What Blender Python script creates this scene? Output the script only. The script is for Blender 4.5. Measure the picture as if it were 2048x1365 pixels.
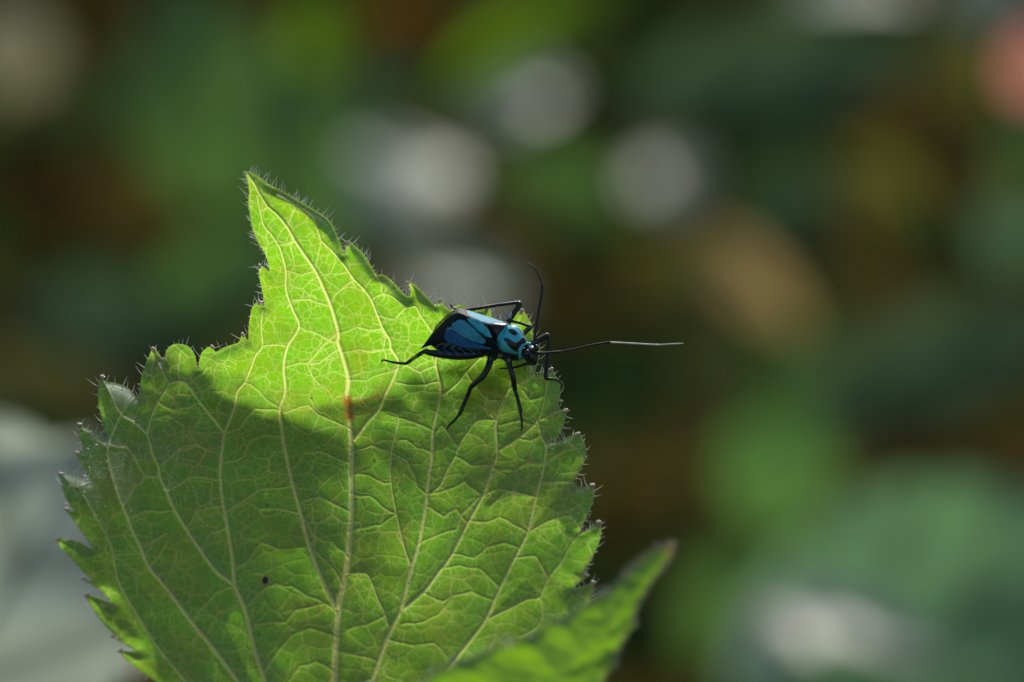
import bpy, bmesh, math, random
import numpy as np
from mathutils import Vector, Matrix

random.seed(7)
rng = np.random.default_rng(7)
scene = bpy.context.scene
for o in list(bpy.data.objects):
    bpy.data.objects.remove(o)
scene.unit_settings.scale_length = 0.01          # one unit is one centimetre

# ------------------------------------------------------------------ camera
PITCH = math.radians(20)
DIST = 46.7                                      # camera to the leaf (cm)
FOCUS = Vector((0, 0, 49.0))                     # the leaf stands about half a metre above the ground
FWD = Vector((0, math.cos(PITCH), -math.sin(PITCH)))
UPV = Vector((0, math.sin(PITCH), math.cos(PITCH)))
RIGHT = Vector((1, 0, 0))
TILT = Matrix((RIGHT, FWD, UPV)).transposed()    # tilted frame of the leaf
cam_d = bpy.data.cameras.new("camera")
cam = bpy.data.objects.new("camera", cam_d)
scene.collection.objects.link(cam)
cam.location = FOCUS - FWD * DIST
cam.rotation_euler = (math.radians(90) - PITCH, 0, 0)
cam_d.sensor_width = 23.5
cam_d.lens = 23.5 * DIST / 8.192
cam_d.clip_start = 1.0
cam_d.clip_end = 20000
cam_d.dof.use_dof = True
cam_d.dof.focus_distance = DIST - 0.06
APERTURE = 0.98                                  # diameter of the lens opening (cm)
cam_d.dof.aperture_fstop = cam_d.lens * 1e-3 / APERTURE
scene.camera = cam

# ------------------------------------------------------------------ light
SUN_TILTED = Vector((0.16, 0.51, 0.845)).normalized()
SUN = (TILT @ SUN_TILTED).normalized()
sun_el = math.asin(SUN.z)
sun_az = math.atan2(SUN.x, SUN.y)
world = bpy.data.worlds.new("World")
scene.world = world
world.use_nodes = True
nt = world.node_tree
for n in list(nt.nodes):
    nt.nodes.remove(n)
sky = nt.nodes.new("ShaderNodeTexSky")
sky.sky_type = 'NISHITA'
sky.sun_disc = False
sky.sun_elevation = sun_el
sky.sun_rotation = sun_az
sky.air_density = 1.0
sky.dust_density = 2.0
bg = nt.nodes.new("ShaderNodeBackground")
bg.inputs["Strength"].default_value = 0.14
outw = nt.nodes.new("ShaderNodeOutputWorld")
nt.links.new(sky.outputs[0], bg.inputs[0])
nt.links.new(bg.outputs[0], outw.inputs[0])
sl = bpy.data.lights.new("sun", 'SUN')
sl.energy = 4.2
sl.angle = math.radians(0.53)
sl.color = (1.0, 0.95, 0.86)
so = bpy.data.objects.new("sun", sl)
scene.collection.objects.link(so)
so.rotation_euler = (-SUN).to_track_quat('-Z', 'Y').to_euler()
so.location = (0, 60, 200)

scene.view_settings.view_transform = 'Standard'
scene.view_settings.look = 'None'
scene.view_settings.exposure = 0.0
scene.view_settings.gamma = 1.0
scene.render.engine = 'CYCLES'
scene.cycles.use_denoising = True
scene.cycles.max_bounces = 6
scene.cycles.transparent_max_bounces = 6
scene.cycles.sample_clamp_indirect = 4.0

PX = 0.004                                       # cm for one unit of the drawing grid
def L(u, v, w=0.0):
    """drawing grid (right, down, towards the viewer) -> leaf frame in cm"""
    return ((u - 1024) * PX, -w * PX, (682.5 - v) * PX)

def link(o, parent=None):
    scene.collection.objects.link(o)
    if parent is not None:
        o.parent = parent
    return o
def mesh_obj(name, verts, faces, mat, parent=None, smooth=True):
    me = bpy.data.meshes.new(name)
    me.from_pydata([tuple(map(float, p)) for p in verts], [], [tuple(map(int, f)) for f in faces])
    if mat is not None:
        me.materials.append(mat)
    if smooth:
        me.polygons.foreach_set("use_smooth", [True] * len(me.polygons))
    me.update()
    return link(bpy.data.objects.new(name, me), parent)
def big_mesh(name, verts, quads, mat, parent=None, col=None, mark=None):
    me = bpy.data.meshes.new(name)
    n, m = len(verts), len(quads)
    me.vertices.add(n)
    me.vertices.foreach_set("co", np.asarray(verts, np.float32).ravel())
    me.loops.add(m * 4)
    me.loops.foreach_set("vertex_index", np.asarray(quads, np.int32).ravel())
    me.polygons.add(m)
    me.polygons.foreach_set("loop_start", np.arange(0, m * 4, 4, dtype=np.int32))
    me.polygons.foreach_set("loop_total", np.full(m, 4, np.int32))
    me.update(calc_edges=True)
    me.validate()
    me.polygons.foreach_set("use_smooth", np.ones(len(me.polygons), bool))
    for nm, data in (("net", col), ("mark", mark)):
        if data is not None:
            at = me.attributes.new(nm, 'FLOAT_COLOR', 'POINT')
            at.data.foreach_set("color", np.asarray(data, np.float32).ravel())
    me.materials.append(mat)
    return link(bpy.data.objects.new(name, me), parent)
def tag(o, label, cat, group=None, kind=None):
    if label: o["label"] = label
    if cat: o["category"] = cat
    if group: o["group"] = group
    if kind: o["kind"] = kind
    return o
def catmull(pts, n=6, closed=False):
    pts = np.asarray(pts, float)
    if closed:
        P = np.vstack([pts[-1], pts, pts[0], pts[1]])
    else:
        P = np.vstack([2 * pts[0] - pts[1], pts, 2 * pts[-1] - pts[-2]])
    out = []
    t = np.linspace(0, 1, n, endpoint=False)[:, None]
    for i in range(1, len(P) - 2):
        a, b, c, d = P[i - 1], P[i], P[i + 1], P[i + 2]
        out.append(0.5 * ((2 * b) + (c - a) * t + (2 * a - 5 * b + 4 * c - d) * t ** 2 + (3 * b - a - 3 * c + d) * t ** 3))
    out = np.vstack(out)
    if not closed:
        out = np.vstack([out, pts[-1]])
    return out
def tube(pts, radii, seg=8, cap=True):
    pts = [Vector(p) for p in pts]
    n = len(pts)
    V, F = [], []
    prev = None
    for i, p in enumerate(pts):
        t = (pts[min(i + 1, n - 1)] - pts[max(i - 1, 0)]).normalized()
        if prev is None:
            a = t.orthogonal().normalized()
        else:
            a = (prev - t * prev.dot(t))
            a = a.normalized() if a.length > 1e-6 else t.orthogonal().normalized()
        prev = a
        b = t.cross(a)
        for k in range(seg):
            th = 2 * math.pi * k / seg
            V.append(p + (a * math.cos(th) + b * math.sin(th)) * radii[i])
    for i in range(n - 1):
        for k in range(seg):
            k2 = (k + 1) % seg
            F.append((i * seg + k, i * seg + k2, (i + 1) * seg + k2, (i + 1) * seg + k))
    if cap:
        c0 = len(V); V.append(pts[0]); c1 = len(V); V.append(pts[-1])
        for k in range(seg):
            k2 = (k + 1) % seg
            F.append((c0, k2, k)); F.append((c1, (n - 1) * seg + k, (n - 1) * seg + k2))
    return V, F

# ------------------------------------------------------------------ materials
def new_mat(name):
    m = bpy.data.materials.new(name)
    m.use_nodes = True
    t = m.node_tree
    for n in list(t.nodes):
        t.nodes.remove(n)
    return m, t
def node(t, typ, **kw):
    n = t.nodes.new(typ)
    for k, v in kw.items():
        if k in n.inputs:
            n.inputs[k].default_value = v
        else:
            setattr(n, k, v)
    return n
def rgb(t, fac, a, b, links=True):
    """mix two colours (sockets or tuples) by a socket"""
    n = t.nodes.new("ShaderNodeMix"); n.data_type = 'RGBA'
    if isinstance(fac, (int, float)): n.inputs[0].default_value = fac
    else: t.links.new(fac, n.inputs[0])
    for s, c in ((6, a), (7, b)):
        if isinstance(c, tuple): n.inputs[s].default_value = (*c, 1)
        else: t.links.new(c, n.inputs[s])
    return n.outputs[2]
def ramp(t, fac, lo, hi, a=0.0, b=1.0):
    n = t.nodes.new("ShaderNodeMapRange")
    n.inputs[1].default_value = lo; n.inputs[2].default_value = hi
    n.inputs[3].default_value = a; n.inputs[4].default_value = b
    t.links.new(fac, n.inputs[0])
    return n.outputs[0]

def leaf_material(name, dif, tra, vein_dif, vein_tra, thin=0.66, gloss=0.034, rough=0.42):
    m, t = new_mat(name)
    at = node(t, "ShaderNodeAttribute", attribute_name="net")
    mk = node(t, "ShaderNodeAttribute", attribute_name="mark")
    sep = node(t, "ShaderNodeSeparateColor"); t.links.new(at.outputs["Color"], sep.inputs[0])
    sm = node(t, "ShaderNodeSeparateColor"); t.links.new(mk.outputs["Color"], sm.inputs[0])
    tc = node(t, "ShaderNodeTexCoord")
    n1 = node(t, "ShaderNodeTexNoise", Scale=3.0, Detail=4.0)
    n2 = node(t, "ShaderNodeTexNoise", Scale=38.0, Detail=3.0)
    n3 = node(t, "ShaderNodeTexNoise", Scale=95.0, Detail=2.0)
    for n in (n1, n2, n3): t.links.new(tc.outputs["Object"], n.inputs["Vector"])
    big = ramp(t, n1.outputs[0], 0.35, 0.65)
    fine = ramp(t, n2.outputs[0], 0.35, 0.68)
    dot = ramp(t, n3.outputs[0], 0.55, 0.72)
    # blade
    d = rgb(t, big, dif, tuple(c * 1.3 for c in dif))
    d = rgb(t, ramp(t, n2.outputs[0], 0.3, 0.7, 0, 0.35), d, tuple(c * 0.6 for c in dif))
    tr = rgb(t, big, tra, (tra[0] * 1.18, tra[1] * 1.08, tra[2]))
    tr = rgb(t, ramp(t, n2.outputs[0], 0.35, 0.65, 0, 0.38), tr, tuple(c * 0.62 for c in tra))
    tr = rgb(t, ramp(t, n3.outputs[0], 0.60, 0.75, 0, 0.35), tr, (tra[0] * 2.1, tra[1] * 0.95, tra[2]))
    # veins: big in red, network in green
    v = node(t, "ShaderNodeMath", operation='MAXIMUM')
    t.links.new(sep.outputs[0], v.inputs[0]); t.links.new(sep.outputs[1], v.inputs[1])
    hv = node(t, "ShaderNodeMath", operation='MULTIPLY'); t.links.new(sep.outputs[1], hv.inputs[0]); hv.inputs[1].default_value = 0.5
    vd_ = node(t, "ShaderNodeMath", operation='MAXIMUM'); t.links.new(sep.outputs[0], vd_.inputs[0]); t.links.new(hv.outputs[0], vd_.inputs[1])
    d = rgb(t, vd_.outputs[0], d, vein_dif)
    tr = rgb(t, v.outputs[0], tr, vein_tra)
    # brown scars, dark spot, reddish tooth ends
    d = rgb(t, sm.outputs[0], d, (0.34, 0.17, 0.03)); tr = rgb(t, sm.outputs[0], tr, (0.45, 0.20, 0.015))
    d = rgb(t, sm.outputs[1], d, (0.012, 0.010, 0.012)); tr = rgb(t, sm.outputs[1], tr, (0.01, 0.008, 0.01))
    d = rgb(t, sm.outputs[2], d, (0.45, 0.38, 0.26)); tr = rgb(t, sm.outputs[2], tr, (0.42, 0.30, 0.12))
    df = node(t, "ShaderNodeBsdfDiffuse"); t.links.new(d, df.inputs["Color"])
    tl = node(t, "ShaderNodeBsdfTranslucent"); t.links.new(tr, tl.inputs["Color"])
    gl = node(t, "ShaderNodeBsdfGlossy"); gl.inputs["Roughness"].default_value = rough
    gl.inputs["Color"].default_value = (0.9, 0.95, 0.95, 1)
    bp = node(t, "ShaderNodeBump", Strength=0.35, Distance=0.006)
    t.links.new(n3.outputs[0], bp.inputs["Height"])
    for s in (df, gl): t.links.new(bp.outputs[0], s.inputs["Normal"])
    mx = node(t, "ShaderNodeMixShader"); mx.inputs[0].default_value = thin
    t.links.new(df.outputs[0], mx.inputs[1]); t.links.new(tl.outputs[0], mx.inputs[2])
    lw = node(t, "ShaderNodeLayerWeight", Blend=0.25)
    fr = ramp(t, lw.outputs["Facing"], 0.0, 1.0, gloss, gloss * 5)
    m2 = node(t, "ShaderNodeMixShader"); t.links.new(fr, m2.inputs[0])
    t.links.new(mx.outputs[0], m2.inputs[1]); t.links.new(gl.outputs[0], m2.inputs[2])
    out = node(t, "ShaderNodeOutputMaterial"); t.links.new(m2.outputs[0], out.inputs[0])
    return m
LEAF = leaf_material("leaf_blade", (0.034, 0.128, 0.018), (0.225, 0.63, 0.006), (0.38, 0.45, 0.15), (0.82, 0.94, 0.26))
LEAF2 = leaf_material("young_leaf_blade", (0.07, 0.15, 0.035), (0.20, 0.44, 0.01), (0.10, 0.20, 0.05), (0.22, 0.42, 0.03), thin=0.55)

def simple_leaf(name, dif, tra, gloss=0.04, rough=0.35, thin=0.3, streak=None):
    m, t = new_mat(name)
    tc = node(t, "ShaderNodeTexCoord")
    n1 = node(t, "ShaderNodeTexNoise", Scale=1.3, Detail=4.0)
    t.links.new(tc.outputs["Object"], n1.inputs["Vector"])
    f = ramp(t, n1.outputs[0], 0.35, 0.65)
    d = rgb(t, f, tuple(c * 0.75 for c in dif), tuple(c * 1.25 for c in dif))
    trc = tra
    if streak:                                   # side veins, slanting away from the midrib
        sx = node(t, "ShaderNodeSeparateXYZ"); t.links.new(tc.outputs["Object"], sx.inputs[0])
        ab = node(t, "ShaderNodeMath", operation='ABSOLUTE'); t.links.new(sx.outputs[1], ab.inputs[0])
        ma = node(t, "ShaderNodeMath", operation='MULTIPLY_ADD'); t.links.new(ab.outputs[0], ma.inputs[0]); ma.inputs[1].default_value = -1.1
        t.links.new(sx.outputs[0], ma.inputs[2])
        fq = node(t, "ShaderNodeMath", operation='MULTIPLY'); t.links.new(ma.outputs[0], fq.inputs[0]); fq.inputs[1].default_value = streak
        si = node(t, "ShaderNodeMath", operation='SINE'); t.links.new(fq.outputs[0], si.inputs[0])
        sf = ramp(t, si.outputs[0], -0.2, 1.0, 0.0, 0.75)
        d = rgb(t, sf, d, tuple(c * 0.45 for c in dif))
        trc = rgb(t, sf, tra, tuple(c * 0.40 for c in tra))
    df = node(t, "ShaderNodeBsdfDiffuse"); t.links.new(d, df.inputs["Color"])
    tl = node(t, "ShaderNodeBsdfTranslucent")
    if isinstance(trc, tuple): tl.inputs["Color"].default_value = (*tra, 1)
    else: t.links.new(trc, tl.inputs["Color"])
    gl = node(t, "ShaderNodeBsdfGlossy"); gl.inputs["Roughness"].default_value = rough
    mx = node(t, "ShaderNodeMixShader"); mx.inputs[0].default_value = thin
    t.links.new(df.outputs[0], mx.inputs[1]); t.links.new(tl.outputs[0], mx.inputs[2])
    m2 = node(t, "ShaderNodeMixShader"); m2.inputs[0].default_value = gloss
    t.links.new(mx.outputs[0], m2.inputs[1]); t.links.new(gl.outputs[0], m2.inputs[2])
    out = node(t, "ShaderNodeOutputMaterial"); t.links.new(m2.outputs[0], out.inputs[0])
    return m
def plain(name, col, rough=0.5, spec=0.5, noise=None, bump=0.0, sheen=0.0):
    m, t = new_mat(name)
    p = node(t, "ShaderNodeBsdfPrincipled", Roughness=rough)
    p.inputs["Specular IOR Level"].default_value = spec
    p.inputs["Base Color"].default_value = (*col, 1)
    if noise or bump:
        tc = node(t, "ShaderNodeTexCoord")
        n1 = node(t, "ShaderNodeTexNoise", Scale=noise or 20.0, Detail=4.0)
        t.links.new(tc.outputs["Object"], n1.inputs["Vector"])
        c = rgb(t, ramp(t, n1.outputs[0], 0.3, 0.7), tuple(x * 0.6 for x in col), tuple(min(1, x * 1.4) for x in col))
        t.links.new(c, p.inputs["Base Color"])
        if bump:
            b = node(t, "ShaderNodeBump", Strength=bump, Distance=0.01)
            t.links.new(n1.outputs[0], b.inputs["Height"]); t.links.new(b.outputs[0], p.inputs["Normal"])
    out = node(t, "ShaderNodeOutputMaterial"); t.links.new(p.outputs[0], out.inputs[0])
    return m
def painted(name, rough=0.38, spec=0.5, bump_scale=160.0, bump=0.25):
    """colour comes from the mesh's own 'pigment' attribute"""
    m, t = new_mat(name)
    at = node(t, "ShaderNodeAttribute", attribute_name="net")
    tc = node(t, "ShaderNodeTexCoord")
    n1 = node(t, "ShaderNodeTexNoise", Scale=bump_scale, Detail=3.0)
    t.links.new(tc.outputs["Object"], n1.inputs["Vector"])
    p = node(t, "ShaderNodeBsdfPrincipled", Roughness=rough)
    p.inputs["Specular IOR Level"].default_value = spec
    mul = node(t, "ShaderNodeMix", data_type='RGBA', blend_type='MULTIPLY')
    mul.inputs[0].default_value = 1.0
    g = ramp(t, n1.outputs[0], 0.3, 0.7, 0.72, 1.2)
    cmb = node(t, "ShaderNodeCombineColor")
    for i in range(3): t.links.new(g, cmb.inputs[i])
    t.links.new(at.outputs["Color"], mul.inputs[6]); t.links.new(cmb.outputs[0], mul.inputs[7])
    t.links.new(mul.outputs[2], p.inputs["Base Color"])
    b = node(t, "ShaderNodeBump", Strength=bump, Distance=0.003)
    t.links.new(n1.outputs[0], b.inputs["Height"]); t.links.new(b.outputs[0], p.inputs["Normal"])
    out = node(t, "ShaderNodeOutputMaterial"); t.links.new(p.outputs[0], out.inputs[0])
    return m
HAIR = simple_leaf("hair", (0.85, 0.86, 0.82), (0.9, 0.9, 0.85), 0.15, 0.35, 0.5)
TIP = plain("tooth_tip", (0.62, 0.46, 0.30), 0.35, 0.5, noise=60.0)
STEM = plain("stem_green", (0.09, 0.15, 0.05), 0.5, noise=3.0)

# ------------------------------------------------------------------ ground
def fbm2(x, y, scale, seed, octaves=3):
    r = np.random.default_rng(seed)
    out = np.zeros(np.shape(x)); amp = 1.0; tot = 0
    for o in range(octaves):
        N = 64
        g = r.random((N, N))
        fx = np.asarray(x) / scale * (2 ** o); fy = np.asarray(y) / scale * (2 ** o)
        ix = np.floor(fx).astype(int); iy = np.floor(fy).astype(int)
        tx = fx - ix; ty = fy - iy
        tx = tx * tx * (3 - 2 * tx); ty = ty * ty * (3 - 2 * ty)
        a = g[ix % N, iy % N]; b = g[(ix + 1) % N, iy % N]; c = g[ix % N, (iy + 1) % N]; d = g[(ix + 1) % N, (iy + 1) % N]
        out += amp * ((a * (1 - tx) + b * tx) * (1 - ty) + (c * (1 - tx) + d * tx) * ty)
        tot += amp; amp *= 0.5
    return out / tot

SOIL, t = new_mat("soil")
tc = node(t, "ShaderNodeTexCoord")
n1 = node(t, "ShaderNodeTexNoise", Scale=0.16, Detail=6.0); t.links.new(tc.outputs["Object"], n1.inputs["Vector"])
n2 = node(t, "ShaderNodeTexNoise", Scale=1.4, Detail=6.0); t.links.new(tc.outputs["Object"], n2.inputs["Vector"])
c = rgb(t, ramp(t, n1.outputs[0], 0.38, 0.62), (0.036, 0.027, 0.006), (0.062, 0.050, 0.012))
c = rgb(t, ramp(t, n2.outputs[0], 0.45, 0.7, 0, 0.6), c, (0.028, 0.038, 0.007))
p = node(t, "ShaderNodeBsdfPrincipled", Roughness=0.95); p.inputs["Specular IOR Level"].default_value = 0.0
t.links.new(c, p.inputs["Base Color"])
out = node(t, "ShaderNodeOutputMaterial"); t.links.new(p.outputs[0], out.inputs[0])
xs = np.concatenate([[-9000, -2500, -800, -300], np.linspace(-150, 150, 61), [300, 800, 2500, 9000]])
ys = np.concatenate([[-9000, -2500, -800, -300, -120], np.linspace(-60, 320, 77), [500, 900, 2500, 9000]])
V = []
for y in ys:
    for x in xs:
        z = 5.0 * (float(fbm2(x, y, 40, 5)) - 0.5) if abs(x) < 310 and -130 < y < 510 else 0.0
        V.append((x, y, z - 0.5))
nx = len(xs)
F = [(j * nx + i, j * nx + i + 1, (j + 1) * nx + i + 1, (j + 1) * nx + i) for j in range(len(ys) - 1) for i in range(nx - 1)]
tag(mesh_obj("ground", V, F, SOIL), "dark brown soil under the plants", "ground", kind="structure")

# ------------------------------------------------------------------ the large leaf, drawn on a fine grid
OUT_LEFT = [  # from the pointed tip down the left margin
 (498,348),(500,360),(504,385),(502,407),(505,432),(508,455),(516,479),(527,499),(537,518),(541,543),(533,537),(522,532),(521,545),
 (522,560),(526,580),(529,598),(530,613),(524,608),(519,603),(507,614),(501,636),(498,658),(497,681),(491,673),(485,668),(478,684),
 (467,689),(448,695),(431,704),(423,693),(410,699),(400,712),(395,738),(390,712),(380,696),(369,690),(355,688),(343,691),(332,702),
 (327,722),(317,707),(305,697),(296,716),(285,743),(281,772),(277,794),(261,778),(237,767),(214,763),(204,753),(199,772),(199,804),
 (205,830),(213,858),(221,874),(202,863),(180,857),(162,848),(163,868),(174,896),(160,904),(172,927),(184,950),(192,962),(170,951),
 (149,945),(131,945),(138,973),(149,998),(164,1017),(146,1013),(160,1031),(179,1058),(200,1090),(174,1077),(150,1072),(130,1071),
 (141,1090),(159,1108),(179,1129),(204,1152),(184,1147),(203,1160),(220,1171),(239,1194),(216,1184),(191,1179),(203,1203),(221,1227),
 (240,1247),(262,1263),(245,1258),(268,1272),(292,1286),(276,1286),(259,1286),(277,1307),(304,1328),(330,1343),(357,1365),(400,1392),
 (470,1432),(560,1470),(640,1500),(672,1520)]
OUT_RIGHT = [  # from the tip down the right margin
 (503,347),(521,356),(542,372),(577,390),(614,412),(644,430),(664,447),(674,467),(683,487),(690,510),(694,496),(698,486),(703,485),
 (711,493),(724,504),(736,520),(746,537),(756,551),(766,550),(781,559),(796,574),(807,587),(819,594),(821,580),(816,566),(821,564),
 (834,574),(846,586),(861,601),(873,612),(877,604),(881,600),(888,611),(900,620),(908,614),(918,610),(930,613),(950,621),(965,620),
 (975,615),(980,618),(983,630),(987,646),(1004,650),(1020,641),(1032,628),(1045,621),(1054,633),(1063,649),(1066,667),(1068,684),
 (1078,687),(1081,702),(1077,722),(1070,750),(1086,743),(1104,738),(1110,750),(1118,764),(1121,786),(1117,812),(1124,820),(1133,820),
 (1129,842),(1121,863),(1110,883),(1132,873),(1157,866),(1168,886),(1171,908),(1162,934),(1147,964),(1166,970),(1185,967),(1185,993),
 (1176,1019),(1157,1060),(1177,1049),(1197,1039),(1199,1064),(1190,1092),(1178,1115),(1164,1138),(1172,1142),(1160,1153),(1144,1168),
 (1164,1162),(1185,1156),(1181,1182),(1170,1207),(1150,1245),(1110,1310),(1040,1385),(950,1450),(820,1495),(690,1520)]
def outline_curve(left, right):
    """rounded outline that keeps its pointed teeth and notches"""
    def dense(pts):
        return catmull(pts, 4)
    l, r = dense(left), dense(right)
    return np.vstack([r, l[::-1]])

MAIN_VEINS = [  # (points, radius at start, radius at end)
 ("midrib", [(681,1520),(676,1365),(683,1213),(692,1160),(700,1110),(705,1019),(704,949),(704,905),(700,847),(697,817),(694,790),(698,762),
   (692,734),(684,706),(677,684),(678,664),(664,614),(652,584),(634,544),(607,504),(594,484),(579,457),(560,433),(542,417),(525,392),(513,370),(501,351)], 9.5, 2.2),
 ("vein", [(683,1213),(654,1162),(624,1090),(606,1025),(589,968),(577,921),(567,874),(561,833),(560,816),(571,781),(568,734),(577,693),(600,654),
   (587,619),(575,581),(575,544),(570,519),(561,492),(545,469),(532,452),(526,427),(520,395)], 5.6, 1.8),
 ("vein", [(560,1420),(544,1355),(520,1286),(500,1209),(480,1162),(473,1108),(460,1037),(450,985),(446,935),(451,866)], 5.8, 4.2),
 ("vein", [(451,866),(425,833),(401,804),(375,769),(360,763),(347,766),(340,769)], 3.6, 2.0),
 ("vein", [(451,866),(469,816),(475,784),(489,766),(501,740),(513,710),(526,693),(524,652),(528,620)], 3.4, 1.8),
 ("vein", [(540,1420),(503,1365),(446,1289),(402,1236),(372,1197),(345,1162),(313,1126),(295,1087),(277,1052),(268,1030),(249,988),(228,927),(224,895),(230,869),(246,830)], 5.0, 2.0),
 ("vein", [(480,1162),(443,1135),(411,1093),(381,1049),(360,1016),(344,983),(328,951),(325,933),(313,908),(300,869)], 4.2, 2.8),
 ("vein", [(300,869),(305,839),(319,804),(340,769)], 2.4, 1.8),
 ("vein", [(300,869),(278,848),(246,828),(223,787),(208,762)], 2.6, 1.4),
 ("vein", [(500,1450),(411,1365),(381,1334),(328,1271),(286,1206),(253,1150),(239,1088),(218,1046),(180,985)], 3.2, 1.2),
 ("vein", [(745,1400),(752,1348),(759,1323),(784,1254),(806,1211),(824,1138),(840,1084),(854,1008),(858,964),(866,905),(867,861),(874,826),(882,791),(880,764),(872,732),(873,715),(880,680)], 6.6, 2.6),
 ("vein", [(710,880),(737,843),(757,820),(772,788),(784,764),(795,737),(796,720),(783,698),(780,680),(767,658),(756,631),(744,601),(729,579),(711,561),(687,527),(667,504),(647,484),(639,462),(632,442),(622,430),(597,415),(560,395)], 4.2, 1.8),
 ("vein", [(806,1213),(849,1178),(886,1131),(907,1102),(940,1037),(966,990),(986,934),(995,902),(993,841),(1006,803),(1018,779),(1021,761),(1030,735)], 4.6, 2.0),
 ("vein", [(995,902),(1036,876),(1074,841),(1088,803),(1094,767),(1101,745)], 2.6, 1.3),
 ("vein", [(862,985),(883,967),(898,934),(912,911),(918,893),(936,864),(956,841),(993,840)], 2.6, 1.7),
 ("vein", [(830,1400),(893,1330),(940,1272),(972,1229),(1001,1167),(1030,1109),(1055,1059),(1070,998),(1079,964),(1088,926),(1091,893),(1082,870),(1076,843)], 4.6, 2.2),
 ("vein", [(972,1229),(1019,1207),(1055,1189),(1079,1184),(1095,1149),(1120,1117),(1149,1070),(1185,1050)], 2.4, 1.2),
 ("vein", [(824,1125),(810,1085),(795,1022),(784,964),(784,905),(791,870),(798,836),(785,826),(765,823)], 2.6, 1.5),
 ("vein", [(784,1250),(772,1215),(759,1189),(748,1160),(737,1142),(712,1141),(697,1143)], 2.2, 1.6),
 ("vein", [(748,1345),(719,1360),(700,1390)], 3.0, 2.0),
 ("vein", [(883,793),(915,767),(933,744),(965,712),(990,690)], 2.6, 1.6),
 ("vein", [(880,690),(861,660),(841,631),(831,614),(814,615),(784,594),(766,586),(764,569),(752,548)], 2.2, 1.1),
 ("vein", [(980,1010),(1018,980),(1045,985),(1070,990)], 1.8, 1.4),
 ("vein", [(1055,1059),(1090,1040),(1120,1030),(1140,1030),(1160,1052)], 2.0, 1.2),
]
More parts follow.
